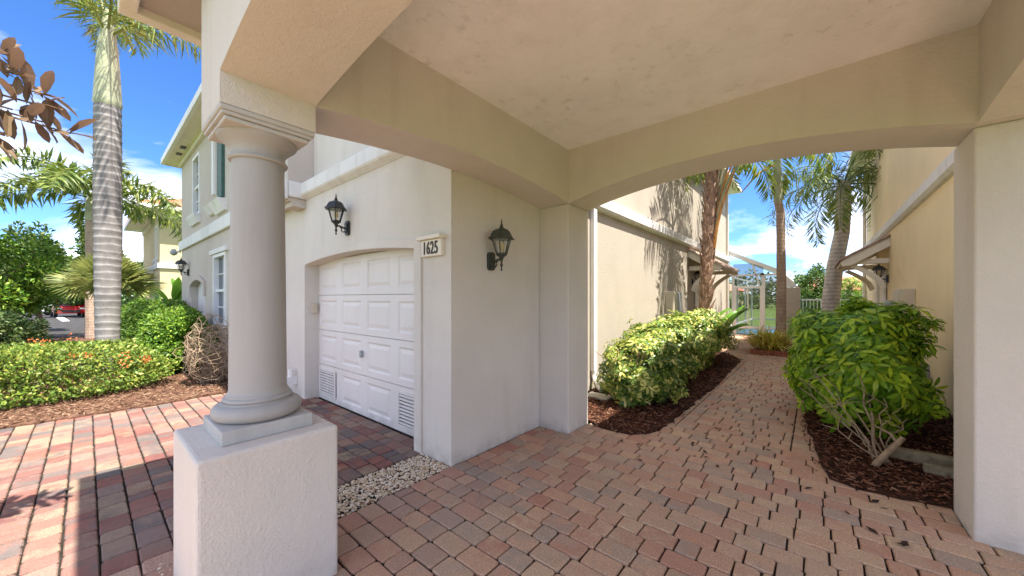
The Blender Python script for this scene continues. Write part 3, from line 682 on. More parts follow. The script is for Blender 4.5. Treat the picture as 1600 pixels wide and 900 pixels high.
def window(root, x0, x1, z0, z1, y, rows=4, sill=True):
    wf = MB(); f = .07; wf.box(x0-f, x0, y-.03, y+.12, z0-f, z1+f).box(x1, x1+f, y-.03, y+.12, z0-f, z1+f).box(x0, x1, y-.03, y+.12, z1, z1+f).box(x0, x1, y-.03, y+.12, z0-f, z0).box(x0, x1, y+.02, y+.08, (z0+z1)/2-.03, (z0+z1)/2+.03)
    for k in range(1, rows):
        zz = z0+(z1-z0)*k/rows
        if abs(zz-(z0+z1)/2) > .1: wf.box(x0, x1, y+.05, y+.07, zz-.012, zz+.012)
    wf.box((x0+x1)/2-.012, (x0+x1)/2+.012, y+.052, y+.068, z0, z1)
    wo = wf.build('window', WINW, root); MB().box(x0, x1, y+.075, y+.085, z0, z1).build('pane', GLASS, wo)
    if sill: MB().prism([(y, z0-.30), (y-.06, z0-.30), (y-.10, z0-.22), (y-.14, z0-.14), (y-.16, z0-.07), (y, z0-.071)], 'x', x0-.15, x1+.15).build('sill', TRIM, wo)
    return wo
window(nb, -13.2, -12.4, 3.84, 5.34, NY)
window(nb, -10.68, -9.67, .97, 2.48, NY, sill=False)
MB().box(-10.95, -9.4, NY-.06, NY+.0, 2.56, 2.66).build('lintel', TRIM, nb)
MB().box(-13.55, -11.75, NY+.14, NY+.19, -.02, 2.1).build('garage_door', DOORW, nb)
MB().prism([(-13.68, 1.6)]+arc(-13.68, -11.62, 1.98, .18)+[(-11.62, 1.6), (-11.75, 1.6)]+arc(-13.55, -11.75, 1.88, .16)[::-1]+[(-13.55, 1.6)], 'y', NY-.05, NY-.001).build('door_surround', STUCCO3, nb)
MB().box(-10.75, -10.62, NY-.05, NY-.001, 3.95, 5.72).build('shutter_frame', WINW, nb)
MB().box(-10.18, -9.75, NY-.06, NY-.001, 3.75, 5.35).build('shutter', SHUT, nb)
MB().prism([(NY, 3.5), (NY-.06, 3.5), (NY-.16, 3.68), (NY, 3.68)], 'x', -11.05, -10.55).build('corbel', TRIM, nb)
MB().prism([(NY, 3.42), (NY-.06, 3.42), (NY-.18, 3.66), (NY, 3.66)], 'x', -10.35, -9.5).build('corbel', TRIM, nb)
rf2 = MB().add([(-15.65, 1.52, 5.92), (-5.5, 1.52, 5.92), (-5.5, 8.5, 5.92), (-15.65, 8.5, 5.92), (-12, 5, 7.5), (-8.5, 5, 7.5)], [(0, 1, 5, 4), (1, 2, 5), (2, 3, 4, 5), (3, 0, 4)]).build('roof', TILE, nb)
MB().box(-15.6, -5.5, 1.58, NY, 5.76, 5.79).box(-15.6, -15.2, NY, 8, 5.76, 5.79).build('eave_soffit', CREAM, rf2)
MB().box(-15.66, -5.5, 1.50, 1.58, 5.74, 5.91).box(-15.68, -15.6, 1.58, 8, 5.74, 5.91).build('fascia', WHITE, rf2)
MB().box(-15.2, -5.99, NY-.07, NY-.001, 5.62, 5.76).build('cornice', CREAM, nb)
for xx in (-14.3, -13.6): MB().box(xx, xx+.25, 1.68, 1.80, 5.745, 5.765).build('soffit_vent', BLACK, rf2)
lantern('small black coach lantern on the far cream wall left of the column', (-13.95, NY-.002, 2.30), 0, BLACK, 1.0)
cm = thing('security_floodlight', 'small twin floodlight on far corner of the cream townhouse', 'light', (-15.27, 1.93, 3.0))
MB().tube([(-15.2, 1.9, 3.0), (-15.45, 1.80, 3.02)], .025, 6).build('arm', GREYM, cm); MB().lathe([(.03, 2.9), (.09, 2.95), (.10, 3.0), (.05, 3.1)], (-15.5, 1.78), 10).build('lamp_head', GREYM, cm, smooth=True)

# ------------------------------------------------------------------ far yellow house with tiled roof
fh = thing('house', 'pale yellow house with red barrel tile roof beyond the palm', 'house', (-27, 4, 0)); FX = -24.84
MB().box(-33, FX, 2.35, 12, -.09, 3.05).box(-33, FX, 2.35, 12, 3.05, 5.75).build('wall', YELLOW2, fh)
MB().box(-33.05, FX+.09, 2.26, 12.1, 3.05, 3.30).build('trim_band', TRIM, fh)
def tiled_roof(root, x0, x1, y0, y1, z, ridge, mat):
    xm = (x0+x1)/2; e = .0
    b = MB().add([(x0, y0, z), (x1, y0, z), (x1, y1, z), (x0, y1, z), (x0+(x1-x0)*.4, (y0+y1)/2, ridge), (x0+(x1-x0)*.6, (y0+y1)/2, ridge)], [(0, 1, 5, 4), (1, 2, 5), (2, 3, 4, 5), (3, 0, 4)])
    ro = b.build('roof', mat, root); m = MB()
    # barrel ridges on the +X slope
    ny = int((y1-y0)/.30); yc = (y0+y1)/2; xa = x0+(x1-x0)*.6
    for i in range(ny):
        yy = y0+.15+i*.30; t = 1-abs(yy-yc)/((y1-y0)/2)
        if t > .04: m.tube([(x1+.03, yy, z+.03), (x1+(xa-x1)*t, yy, z+(ridge-z)*t+.03)], .10, 6)
    nx = int((x1-x0)/.30)
    for i in range(nx):
        xx = x0+.15+i*.30; xl = x0+(x1-x0)*.4
        t = min(1, (xx-x0)/(xl-x0), (x1-xx)/(x1-xa))
        if t > .04: m.tube([(xx, y0-.03, z+.03), (xx, y0+(yc-y0)*t, z+(ridge-z)*t+.03)], .10, 6)
    o = m.build('tile_courses', mat, ro); o['kind'] = 'stuff'
    MB().box(x0+.02, x1-.02, y0+.02, y1-.02, z-.16, z-.004).build('eave_soffit', CREAM, ro)
    MB().box(x1-.02, x1+.06, y0, y1, z-.18, z+.0).box(x0, x1+.06, y0-.06, y0, z-.18, z+.0).build('gutter', WHITE, ro)
    return ro
tiled_roof(fh, -34, FX+.7, 1.60, 13, 6.05, 8.2, TILE)
MB().box(-33, FX+.05, 2.30, 12.05, 5.55, 5.88).build('cornice', CREAM, fh)
MB().box(-33, -27.2, .9, 2.34, 2.9, 3.1).build('balcony_floor', CREAM, fh)
for xx in (-32.5, -30.6, -28.9, -27.4): MB().box(xx, xx+.3, .9, 1.2, 3.1, 5.9).build('timber_post', DARKWOOD, fh)
MB().box(-33, -27.1, .9, 1.2, 5.6, 5.9).build('timber_beam', DARKWOOD, fh)
bl = MB().box(-33, -27.2, .92, .96, 4.0, 4.05)
for k in range(30): bl.box(-32.9+k*.19, -32.87+k*.19, .925, .955, 3.1, 4.0)
bl.build('balcony_railing', BLACK, fh)
window(fh, -26.4, -25.7, 3.6, 5.2, 2.345)

# ------------------------------------------------------------------ right yellow house
rh = thing('house', 'warm yellow stucco house on the right side of the walkway', 'house', (4, 10, 0)); YX = 1.35
MB().box(YX, 8, 4.116, 17.6, -.09, 6.25).build('wall', YELLOW, rh)
MB().prism([(YX+.002, 3.13), (YX-.05, 3.14), (YX-.09, 3.18), (YX-.09, 3.33), (YX-.07, 3.36), (YX+.002, 3.40)], 'y', 4.12, 17.65).build('trim_band', TRIM, rh)
rr2 = MB().add([(.90, 4.0, 6.22), (.90, 18.1, 6.22), (4.6, 18.1, 7.5), (4.6, 4, 7.5), (8.5, 18.1, 6.22), (8.5, 4, 6.22)], [(0, 1, 2, 3), (3, 2, 4, 5), (0, 3, 5), (1, 4, 2)]).build('roof', TILE2, rh)
MB().box(.96, YX+.002, 4.0, 18.05, 6.06, 6.10).box(YX, 8, 17.60, 18.05, 6.06, 6.10).build('eave_soffit', CREAM, rr2)
MB().box(.84, .96, 4.0, 18.15, 6.04, 6.22).box(.96, 8, 18.05, 18.17, 6.04, 6.22).build('gutter', WHITE, rr2, bevel=.02)
MB().tube([(.90, 17.8, 6.05), (.92, 17.8, 5.88), (1.22, 17.56, 5.65), (1.29, 17.52, 5.45), (1.29, 17.52, .1)], .05, 8).build('downspout', CREAM, rh)
MB().box(YX-.04, YX+.002, 17.4, 17.6, 5.4, 6.05).build('cornice', CREAM, rh)
canopy(rh, YX-.002, -1, 12.35, 15.0, 3.02, 2.50, .86, TILE2)
d2 = MB().box(YX-.02, YX+.02, 12.95, 14.1, 0, 2.15).build('entry_door', CREAM, rh); MB().box(YX-.07, YX-.021, 12.82, 12.96, 0, 2.25).box(YX-.07, YX-.021, 14.09, 14.23, 0, 2.25).build('door_frame', WHITE, d2)
lantern('dark lantern under the door canopy of the yellow house', (YX-.003, 12.62, 2.02), -math.pi/2, BLACK, .95)
lantern('dark lantern under the tiled canopy behind the rough palm trunk', (-2.879, 11.9, 2.05), math.pi/2, BLACK, .9)
MB().box(YX-.17, YX, 9.50, 10.35, 1.14, 1.72).build('electric_cabinet', BEIGEM, rh, bevel=.012)
MB().box(YX-.15, YX, 10.4, 10.7, 1.2, 1.7).build('meter_base', BEIGEM, rh, bevel=.01)
MB().lathe([(.09, 0), (.09, .09), (.07, .12), (.02, .13)], (0, 0), 16).build('meter_dial', GREYM, rh).matrix_world = Matrix.Identity(4)
md = [c for c in rh.children if c.name.startswith('meter_dial')][0]; md.matrix_parent_inverse = Matrix.Translation(-LOC[rh.name]); md.matrix_basis = Matrix.Translation((YX-.15, 10.55, 1.42)) @ Matrix.Rotation(-math.pi/2, 4, 'Y')
MB().box(YX-.12, YX, 8.45, 8.95, .03, .52).build('junction_box', GREYM, rh, bevel=.01)
MB().tube([(YX-.06, 8.5, .42), (YX-.20, 8.30, .48), (YX-.28, 8.25, .30), (YX-.25, 8.3, .05)], .022, 6).tube([(YX-.05, 9.9, 1.14), (YX-.05, 9.9, .05)], .03, 6).build('conduit', GREYM, rh)
MB().box(YX-.02, YX, 9.1, 9.25, .62, .85).build('outlet_box', BLACK, rh)

# ------------------------------------------------------------------ pool cage, wall, railing
cage = thing('pool_screen_enclosure', 'white framed screen pool enclosure at the end of the walkway', 'enclosure', (-2, 18, 0))
fr = MB(); yq = 17.62
for x in (-2.86, -2.68, -1.62, -.95): fr.box(x-.05, x+.05, yq, yq+.08, -.05, 2.5 if x > -2.8 else 3.5)
for z in (.35, 2.50): fr.box(-2.86, -.95, yq+.005, yq+.065, z-.035, z+.035)
for x in (-2.86, -.95):
    for yy in (20, 22.5, 25): fr.box(x-.03, x+.03, yy, yy+.06, -.05, 2.5)
    fr.box(x-.03, x+.03, yq, 25, 2.45, 2.52); fr.box(x-.03, x+.03, yq, 25, .32, .38)
fr.box(-2.86, -.95, 25, 25.06, 2.45, 2.52).box(-2.86, -.95, 25, 25.06, .32, .38)
fr.bar((-2.0, yq+.03, 3.0), (-1.75, yq+.03, 2.05), .05, .05); fr.bar((-2.86, 22, 3.5), (-.95, 22, 2.5), .06, .06)
fr.build('frame', WHITE, cage)
MB().add([(-2.9, 17.5, 3.60), (-.9, 17.5, 2.58), (-.9, 17.72, 2.58), (-2.9, 17.72, 3.60), (-2.9, 17.5, 3.42), (-.9, 17.5, 2.44), (-.9, 17.72, 2.44), (-2.9, 17.72, 3.42)], [(0, 1, 2, 3), (4, 7, 6, 5), (0, 4, 5, 1), (1, 5, 6, 2), (2, 6, 7, 3), (3, 7, 4, 0)]).build('roof_beam', WHITE, cage)
dr = MB().box(-2.64, -2.56, yq+.01, yq+.06, 0, 2.05).box(-1.74, -1.66, yq+.01, yq+.06, 0, 2.05).box(-2.56, -1.74, yq+.01, yq+.06, 1.96, 2.05).box(-2.56, -1.74, yq+.01, yq+.06, 0.30, .40).box(-2.17, -2.13, yq+.015, yq+.055, .4, 1.96).build('screen_door', WHITE, cage)
MB().box(-2.60, -1.70, yq+.03, yq+.034, .02, 2.0).build('screen_mesh', SCREEN, dr)
MB().box(-1.62, -.95, yq+.03, yq+.034, .0, 2.5).box(-2.68, -1.62, yq+.03, yq+.034, 2.07, 2.98).build('screen_mesh', SCREEN, cage)
MB().add([(-2.86, yq+.1, 3.48), (-.95, yq+.1, 2.5), (-.95, 25, 2.5), (-2.86, 25, 3.48)], [(0, 1, 2, 3)]).build('roof_screen', SCREEN, cage)
fr2 = MB()
for yy in (19.5, 21.5, 23.5): fr2.bar((-2.86, yy, 3.5), (-.95, yy, 2.52), .06, .06)
fr2.build('roof_rafters', WHITE, cage)
MB().box(-1.72, -1.60, yq-.06, yq+.0, 2.48, 2.56).build('door_closer', BLACK, cage)
pool = MB().box(-2.8, -1.05, 19, 24.5, -.09, -.03).build('pool', WATER); setp(pool, 'blue swimming pool water inside the screen enclosure', kind='structure')
pwl = thing('privacy_wall', 'beige grooved privacy wall beside the screen enclosure', 'wall', (-.65, 17.7, 0))
for k in range(4): MB().box(-.90, -.46, 17.55, 17.85, -.09+k*.515, -.09+k*.515+.505).build('wall_course', STUCCO2, pwl, bevel=.012)
pwl2 = MB().add([(-.90, 17.6, 1.98), (-.52, 17.6, 1.98), (-.86, 17.6, 2.42), (-.90, 17.6, 2.42), (-.90, 17.8, 1.98), (-.52, 17.8, 1.98), (-.86, 17.8, 2.42), (-.90, 17.8, 2.42)], [(0, 1, 2, 3), (7, 6, 5, 4), (0, 4, 5, 1), (1, 5, 6, 2), (2, 6, 7, 3), (3, 7, 4, 0)]).build('sloped_cap', WHITE, pwl)
rl = thing('railing', 'white picket railing between privacy wall and yellow house', 'railing', (.4, 18.6, 0))
MB().box(-.46, 1.40, 18.57, 18.63, 1.46, 1.52).build('top_rail', WHITE, rl); MB().box(-.46, 1.40, 18.58, 18.62, .2, .25).build('bottom_rail', WHITE, rl)
pme = MB().box(-.014, .014, -.014, .014, .25, 1.46).mesh('picket')
for k in range(17):
    o = link('picket', pme, WHITE, rl); o.location = (-.40+k*.11, 18.6, 0)

# ------------------------------------------------------------------ vegetation
def shell_points(n, c, h, power=3.0, inner=.62, lump=.12, base=.0, top_bias=0):
    d = norm(RNG.normal(0, 1, (n, 3))); 
    r = (np.sum(np.abs(d)**power, 1))**(-1/power)
    k = 1+lump*(np.sin(d[:, 0]*5+c[0]*3)*np.sin(d[:, 1]*6+c[1])+.8*np.sin(d[:, 2]*7+d[:, 0]*4)+RNG.normal(0, .25, n))
    q = d*(r*k*(inner+(1-inner)*RNG.random(n)**.55))[:, None]
    P = q*np.array(h)+np.array(c); ok = P[:, 2] > base
    return P[ok], d[ok]
def foliage(name, P, d, ln, wd, mat, parent, up=.5, spread=.7, droop=.15):
    n = len(P); D = norm(d+RNG.normal(0, spread, (n, 3))+np.array([0, 0, up*.5])); U = norm(d*.6+np.array([0, 0, up])+RNG.normal(0, .35, (n, 3)))
    l = ln*RNG.uniform(.7, 1.3, n); V, F = leaf_arrays(P, D, U, l, wd*RNG.uniform(.8, 1.2, n), .2, droop)
    o = npmesh(name, V, F, mat, parent); o['kind'] = 'stuff'; return o
def stems(name, base, tips, mat, parent, r0=.02, r1=.006, wob=.06):
    m = MB()
    for tp in tips:
        b = Vector(base)+Vector((random.uniform(-.08, .08), random.uniform(-.08, .08), 0)); tpv = Vector(tp); pts = []
        for k in range(6):
            t = k/5; pts.append(b.lerp(tpv, t)+Vector((random.uniform(-wob, wob), random.uniform(-wob, wob), wob*math.sin(t*3)))*(0 if k in (0,) else 1))
        m.tube(pts, [r0+(r1-r0)*k/5 for k in range(6)], 5)
    return m.build(name, mat, parent, smooth=True)
def rosettes(name, P, d, k, ln, wd, mat, parent, up=.6, tilt=.35):
    n = len(P); A = norm(d+RNG.normal(0, .35, (n, 3))+np.array([0, 0, up])); T = norm(np.cross(A, RNG.normal(0, 1, (n, 3)))); B = np.cross(A, T); out = []
    s = RNG.uniform(.75, 1.25, n)
    for i in range(k):
        a = 2*math.pi*i/k+RNG.normal(0, .12, n); D = norm(T*np.cos(a)[:, None]+B*np.sin(a)[:, None]+A*RNG.uniform(-.25, tilt, n)[:, None])
        out.append(leaf2_arrays(P+D*(ln*.12*s)[:, None], D, A, ln*s*RNG.uniform(.85, 1.1, n), wd*s, .10, .30))
    V, F = merge(out); o = npmesh(name, V, F, mat, parent); o['kind'] = 'stuff'; return o
# ixora hedge with orange flowers beside the driveway
hd = thing('ixora_hedge', 'low clipped hedge with orange flower clusters along the driveway', 'hedge', (-9.6, -.7, 0))
P, d = shell_points(30000, (-9.75, -.75, .33), (1.42, 1.62, .41), 4.5, .72, .07, .05)
foliage('foliage', P, d, .062, .034, LF_HEDGE, hd)
stems('stems', (-9.7, -.5, 0), [(-9.7+random.uniform(-1.1, 1.1), -.7+random.uniform(-1.3, 1.2), .55) for _ in range(26)], BARK, hd, .02, .008)
fp = []
for k in range(15):
    cpt = np.array([-8.42+random.uniform(-.15, .05), random.uniform(-2.1, .75), random.uniform(.22, .70)]) if k % 3 else np.array([random.uniform(-10.8, -8.5), random.uniform(-2.1, .8), .80])
    fp.append(cpt+RNG.normal(0, .035, (16, 3)))
fp = np.concatenate(fp); foliage('flowers', fp, norm(RNG.normal(0, 1, fp.shape)+np.array([.4, 0, .6])), .032, .026, LF_RED, hd)
# green box hedge in front of neighbour wall
h2 = thing('green_hedge', 'rounded bright green hedge below the neighbour garage wall', 'hedge', (-10.9, 1.2, 0))
P, d = shell_points(26000, (-10.7, 1.28, .60), (1.05, .54, .66), 3.0, .7, .10, .05); foliage('foliage', P, d, .07, .04, LF_GREEN, h2)
stems('stems', (-10.6, 1.3, 0), [(-10.6+random.uniform(-.8, .8), 1.3+random.uniform(-.4, .4), 1.1) for _ in range(18)], BARK, h2)
h3 = thing('green_hedge', 'taller dense hedge between the grey palm trunk and townhouse corner', 'hedge', (-15.5, 1.6, 0))
P, d = shell_points(26000, (-15.2, 1.35, .65), (2.6, .75, .78), 3.2, .72, .08, .05); foliage('foliage', P, d, .09, .05, LF_GREEN, h3)
# bare twig bush
tb = thing('bare_twig_bush', 'leafless tangle of tan twigs next to the green hedge', 'bush', (-8.35, 1.45, 0))
m = MB()
for k in range(210):
    a = random.uniform(0, 6.28); rr_ = random.uniform(.0, .14); b = Vector((-8.35+rr_*math.cos(a), 1.46+rr_*math.sin(a), 0)); pts = [b]; dirv = Vector((math.cos(a)*random.uniform(.1, .8), math.sin(a)*random.uniform(.1, .6), 1)).normalized()
    if k > 70: b = Vector((-8.35+random.uniform(-.38, .40), 1.46+random.uniform(-.30, .30), random.uniform(.15, 1.1))); pts = [b]; dirv = Vector((random.gauss(0, 1), random.gauss(0, 1), random.gauss(-.1, .7))).normalized()
    n = random.randint(5, 8)
    for _ in range(n):
        dirv = (dirv+Vector((random.gauss(0, .28), random.gauss(0, .28), random.gauss(-.02, .2)))).normalized(); q = pts[-1]+dirv*.13
        ev = Vector(((q.x+8.37)/.50, (q.y-1.46)/.38, (q.z-.60)/.70))
        if ev.length > 1: dirv = (dirv-Vector((ev.x, ev.y, ev.z))*.55).normalized(); q = pts[-1]+dirv*.10
        q.z = max(q.z, .03); pts.append(q)
    m.tube(pts, [.007*(1-.5*i/n) for i in range(len(pts))], 4)
m.build('twigs', TWIG, tb)
# variegated shrubs along left wall
def var_shrub(label, c, h, n, stemtips):
    t = thing('variegated_shrub', label, 'shrub', (c[0], c[1], 0), 'variegated shrubs along the walkway')
    P, d = shell_points(n, c, h, 2.2, .45, .24, .08); rosettes('foliage', P, d, 7, .086, .034, LF_VAR, t, .45)
    stems('stems', (c[0], c[1], 0), stemtips, TWIG, t, .018, .006); return t
var_shrub('yellow variegated shrub nearest the porch beside white downspout', (-2.02, 5.42, .47), (.50, .72, .50), 1700, [(-2.1+random.uniform(-.45, .45), 5.2+random.uniform(-.6, .5), random.uniform(.5, .9)) for _ in range(16)])
var_shrub('yellow variegated shrub in the middle of the left mulch bed', (-2.14, 6.75, .58), (.56, .92, .54), 1900, [(-2.1+random.uniform(-.4, .4), 6.6+random.uniform(-.6, .6), random.uniform(.6, 1.1)) for _ in range(12)])
var_shrub('yellow variegated shrub around the foot of the rough palm trunk', (-2.08, 8.75, .72), (.60, 1.5, .48), 2200, [(-2.0+random.uniform(-.4, .4), 8.7+random.uniform(-1.1, 1.1), random.uniform(.6, 1.1)) for _ in range(16)])
# umbrella tree shrub right
us = thing('umbrella_shrub', 'large glossy green shrub with bare lower branches by yellow house', 'shrub', (.45, 5.6, 0))
P, d = shell_points(4300, (.34, 6.22, .74), (.54, 1.12, .64), 3.2, .50, .17, .06)
keep = ~((P[:, 1] < 5.5) & (P[:, 2] < .34) & (P[:, 0] > .22)); P, d = P[keep], d[keep]
rosettes('foliage', P, d, 8, .112, .036, LF_SCH, us, .5)
bm_ = MB()
base = Vector((.47, 4.74, .02))
for tip, r in (((-.04, 4.98, .80), .016), ((-.12, 5.02, .58), .015), ((.12, 4.92, .42), .012), ((.50, 4.90, .60), .013), ((.06, 4.90, .24), .014), ((.68, 4.98, .42), .012), ((.25, 5.0, .92), .015), ((.30, 5.5, .9), .02), ((.0, 5.6, .95), .016), ((-.10, 4.98, .70), .011)):
    tv = Vector(tip); pts = [base+Vector((random.uniform(-.10, .08), random.uniform(-.02, .12), 0))]
    for k in range(1, 7): pts.append(base.lerp(tv, k/6)+Vector((random.uniform(-.04, .04), random.uniform(-.03, .03), .05*math.sin(k/6*3.1))))
    bm_.tube(pts, [r*.62*(1-.6*k/6) for k in range(7)], 6)
    for kk in (3, 5):
        q = pts[kk]; bm_.tube([q, q+Vector((random.uniform(-.12, .12), -.02, .08)), q+Vector((random.uniform(-.25, .25), -.03, .18))], [.005, .004, .002], 5)
bm_.tube([(.40, 4.62, .02), (.47, 4.66, .12), (.56, 4.72, .24), (.60, 4.73, .30)], [.028, .026, .024, .02], 8)
bm_.tube([(.56, 4.72, .24), (.52, 4.75, .31), (.40, 4.8, .36)], [.014, .011, .006], 6)
bm_.build('branches', TWIG, us, smooth=True)
lg = MB().box(.52, 1.25, 4.93, 5.03, .025, .13).build('landscape_timber', LOGM, None, bevel=.015); setp(lg, 'weathered timber edging lying in the right mulch bed', 'timber')
lg2 = MB().box(.72, 1.32, 4.70, 4.79, .025, .10).build('landscape_timber', LOGM, None, bevel=.015); setp(lg2, 'shorter weathered timber closest to the right pillar', 'timber')
# fallen leaves on the walk
fl = leaf_arrays(np.array([[-.035, 0, 0.]]), np.array([[1., .1, 0]]), np.array([[0, 0, 1.]]), .07, .03, .2, -.12)
DEAD = plain('dead_leaf', (.05, .03, .022), .9, .2, .4, 20)
fme = bpy.data.meshes.new('fallen_leaf'); fme.from_pydata([tuple(v) for v in fl[0]], [], [tuple(int(i) for i in f) for f in fl[1]]); fme.materials.append(DEAD)
for k in range(30):
    o = link('fallen_leaf', fme, DEAD); a = random.random()
    o.location = (random.gauss(-1.0, .35), 3.2+abs(random.gauss(0, 1.0)), .006) if k < 22 else (random.uniform(-.1, .5), random.uniform(3.1, 4.0), .006)
    o.rotation_euler = (random.gauss(0, .15), random.gauss(0, .1), random.uniform(0, 6.28)); o.scale = (random.uniform(.6, 1.3),)*3
    setp(o, 'small dry dark leaf lying on the pavers', 'leaf', 'dry leaves scattered on the walkway')
# palms
def frond_mesh(Ln, e0, bend, nl, ll, lw, hang=.35, plume=0, mat=LF_PALM, sd=0):
    rg = np.random.default_rng(sd); ns = 14; pts = []; x = z = 0.; e = e0
    for k in range(ns+1):
        pts.append((x, 0, z)); x += Ln/ns*math.cos(e); z += Ln/ns*math.sin(e); e -= bend/ns*(.5+k/ns)
    pts = np.array(pts); Ps, Ds, Us, ls = [], [], [], []
    for i in range(nl):
        t = .12+.88*i/(nl-1); f = t*ns; k = min(int(f), ns-1); p = pts[k]+(pts[k+1]-pts[k])*(f-k); tg = norm((pts[k+1]-pts[k])[None])[0]; nrm = np.array([-tg[2], 0, tg[0]])
        for s in (-1, 1):
            side = np.array([0, s, 0.]); rots = rg.normal(0, .12+plume*.9)
            D = side*(.95)+tg*(.45+.5*t)+nrm*(rots+.1)+np.array([0, 0, -hang*(1-.3*plume)])
            Ps.append(p); Ds.append(D); Us.append(nrm+rg.normal(0, .2, 3)); ls.append(ll*(.45+.75*math.sin(math.pi*min(1, .18+.8*t)))*rg.uniform(.85, 1.1))
    P = np.array(Ps); D = norm(np.array(Ds)); U = np.array(Us); l = np.array(ls)
    V, F = leaf_arrays(P, D, U, l, lw, .15, .28)
    mt = MB().tube([tuple(p) for p in pts], [.022*(1-.8*k/ns)*(Ln/2)**.5 for k in range(ns+1)], 5)
    me = bpy.data.meshes.new('frond'); vs = [tuple(v) for v in V]; nv = len(vs)
    me.from_pydata(vs+[tuple(v) for v in mt.v], [], [tuple(int(i) for i in f) for f in F]+[tuple(nv+i for i in f) for f in mt.f])
    me.materials.append(mat); me.update(); return me
def crown(root, top, specs, mat, Ln, nl, ll, lw, hang=.35, plume=0):
    cache = {}
    for i, (az, e0, bend) in enumerate(specs):
        key = (round(e0, 1), round(bend, 1))
        if key not in cache: cache[key] = frond_mesh(Ln, e0, bend, nl, ll, lw, hang, plume, mat, i)
        o = link('frond', cache[key], mat, root); o.location = top; o.rotation_euler[2] = az; s = random.uniform(.9, 1.08); o.scale = (s, s, s)
RZ = HEAD   # azimuth of camera right
rp = thing('royal_palm', 'tall palm with smooth grey ringed trunk rising from hedge', 'palm tree', (-11.0, .28, 0)); px, py = -11.0, .28
pr = []
for k in range(90):
    z = -.05+5.5*k/89; rad = .160+.04*math.sin(min(1, z/5.5)*2.2); pr.append((rad+(.008 if k % 3 == 0 else 0), z))
MB().lathe(pr, (px, py), 24).build('trunk', ROYAL, rp, smooth=True)
MB().lathe([(.19, 5.43), (.215, 5.5), (.205, 5.56), (.195, 5.8), (.175, 6.2), (.15, 6.6), (.125, 6.85), (.09, 7.1), (.05, 7.4)], (px, py), 20).build('crownshaft', SHAFT, rp, smooth=True)
stp = [(RZ+.05, .55, 2.1), (RZ+math.pi-.1, 1.05, 1.3), (RZ+math.pi+.5, 1.2, 1.2), (RZ+math.pi-.7, .9, 1.7), (RZ+.7, .95, 1.6), (RZ-.6, 1.0, 1.5), (RZ+1.4, .9, 1.6), (RZ-1.4, .9, 1.6), (RZ+2.2, 1.0, 1.6), (RZ-2.2, 1.1, 1.4), (RZ, 1.3, .9), (RZ+3, 1.4, .8)]
crown(rp, (px, py, 6.85), stp, LF_PALM, 2.9, 62, .55, .035, .35, .8)
sp = thing('slender_palm', 'smaller palm with arching green crown behind the grey ringed trunk', 'palm tree', (-21.0, .15, 0))
MB().tube([(-21, .15, -.1), (-21, .12, 3), (-21, .1, 4.6)], [.2, .16, .14], 10).build('trunk', PBARK, sp, smooth=True)
MB().lathe([(.14, 4.5), (.16, 4.6), (.13, 5.2), (.05, 5.6)], (-21, .1), 10).build('crownshaft', SHAFT, sp, smooth=True)
crown(sp, (-21, .1, 5.35), [(i*2*math.pi/11+.3, .85-.35*(i % 3), 1.7+.25*(i % 2)) for i in range(11)], LF_PALM, 3.2, 80, .62, .085, .15, .8)
# palmetto (fan leaves)
fpm = thing('fan_palm', 'clump of fan palm leaves at the base of far trees', 'palm', (-17.2, .25, 0))
def fan_mesh(R, nb, mat, sd):
    rg = np.random.default_rng(sd); a = np.linspace(-2.1, 2.1, nb); D = np.stack([np.cos(a), np.sin(a), rg.normal(0, .05, nb)-.12*np.abs(a)], 1)
    P = np.zeros((nb, 3))+np.array([.9, 0, 0]); V, F = leaf_arrays(P, D, np.tile([0, 0, 1.], (nb, 1)), R*(1-.12*np.abs(a)), .085, .25, .18)
    m = MB().tube([(0, 0, 0), (.5, 0, .03), (.9, 0, 0)], .014, 5); nv = len(V)
    me = bpy.data.meshes.new('fan_leaf'); me.from_pydata([tuple(v) for v in V]+[tuple(v) for v in m.v], [], [tuple(int(i) for i in f) for f in F]+[tuple(nv+i for i in f) for f in m.f]); me.materials.append(mat); return me
fms = [fan_mesh(.95, 30, LF_FAN, i) for i in range(3)]
for k in range(34):
    o = link('fan_leaf', fms[k % 3], LF_FAN, fpm); a = k*2.4; e = random.uniform(.35, 1.45); o.scale = (.82,)*3; o.location = (-17.2, .48, 1.55); o.rotation_euler = Matrix.Rotation(a, 3, 'Z').to_4x4().to_euler(); o.rotation_euler = (Matrix.Rotation(a, 4, 'Z') @ Matrix.Rotation(-e, 4, 'Y') @ Matrix.Rotation(random.uniform(-.6, .6), 4, 'X')).to_euler()
MB().tube([(-17.2, .40, -.1), (-17.2, .42, 1.8)], [.14, .12], 8).build('trunk', BARK, fpm)
# rough palm by the walkway with leaf bases
p1 = thing('boot_palm', 'rough brown palm trunk with old leaf bases by cream wall', 'palm tree', (-2.05, 9.45, 0))
def tr(z): return Vector((-2.05+.02*z, 9.45+.17*max(0, z-.8)*.8, z))
MB().tube([tr(z) for z in np.linspace(-.05, 5.3, 12)], [.10, .09, .09, .10, .11, .12, .13, .14, .14, .13, .12, .11], 12).build('trunk', BOOT, p1, smooth=True)
bme = [MB().add([(-.07, 0, 0), (.07, 0, 0), (.055, .07, .22), (-.055, .07, .22), (-.02, .15, .40), (.02, .15, .40), (-.06, .03, .0), (.06, .03, 0), (.045, .10, .2), (-.045, .10, .2)], [(0, 1, 2, 3), (3, 2, 5, 4), (6, 9, 8, 7), (9, 4, 5, 8), (0, 3, 9, 6), (1, 7, 8, 2), (3, 4, 9), (2, 8, 5), (0, 6, 7, 1)]).mesh('leaf_base')]
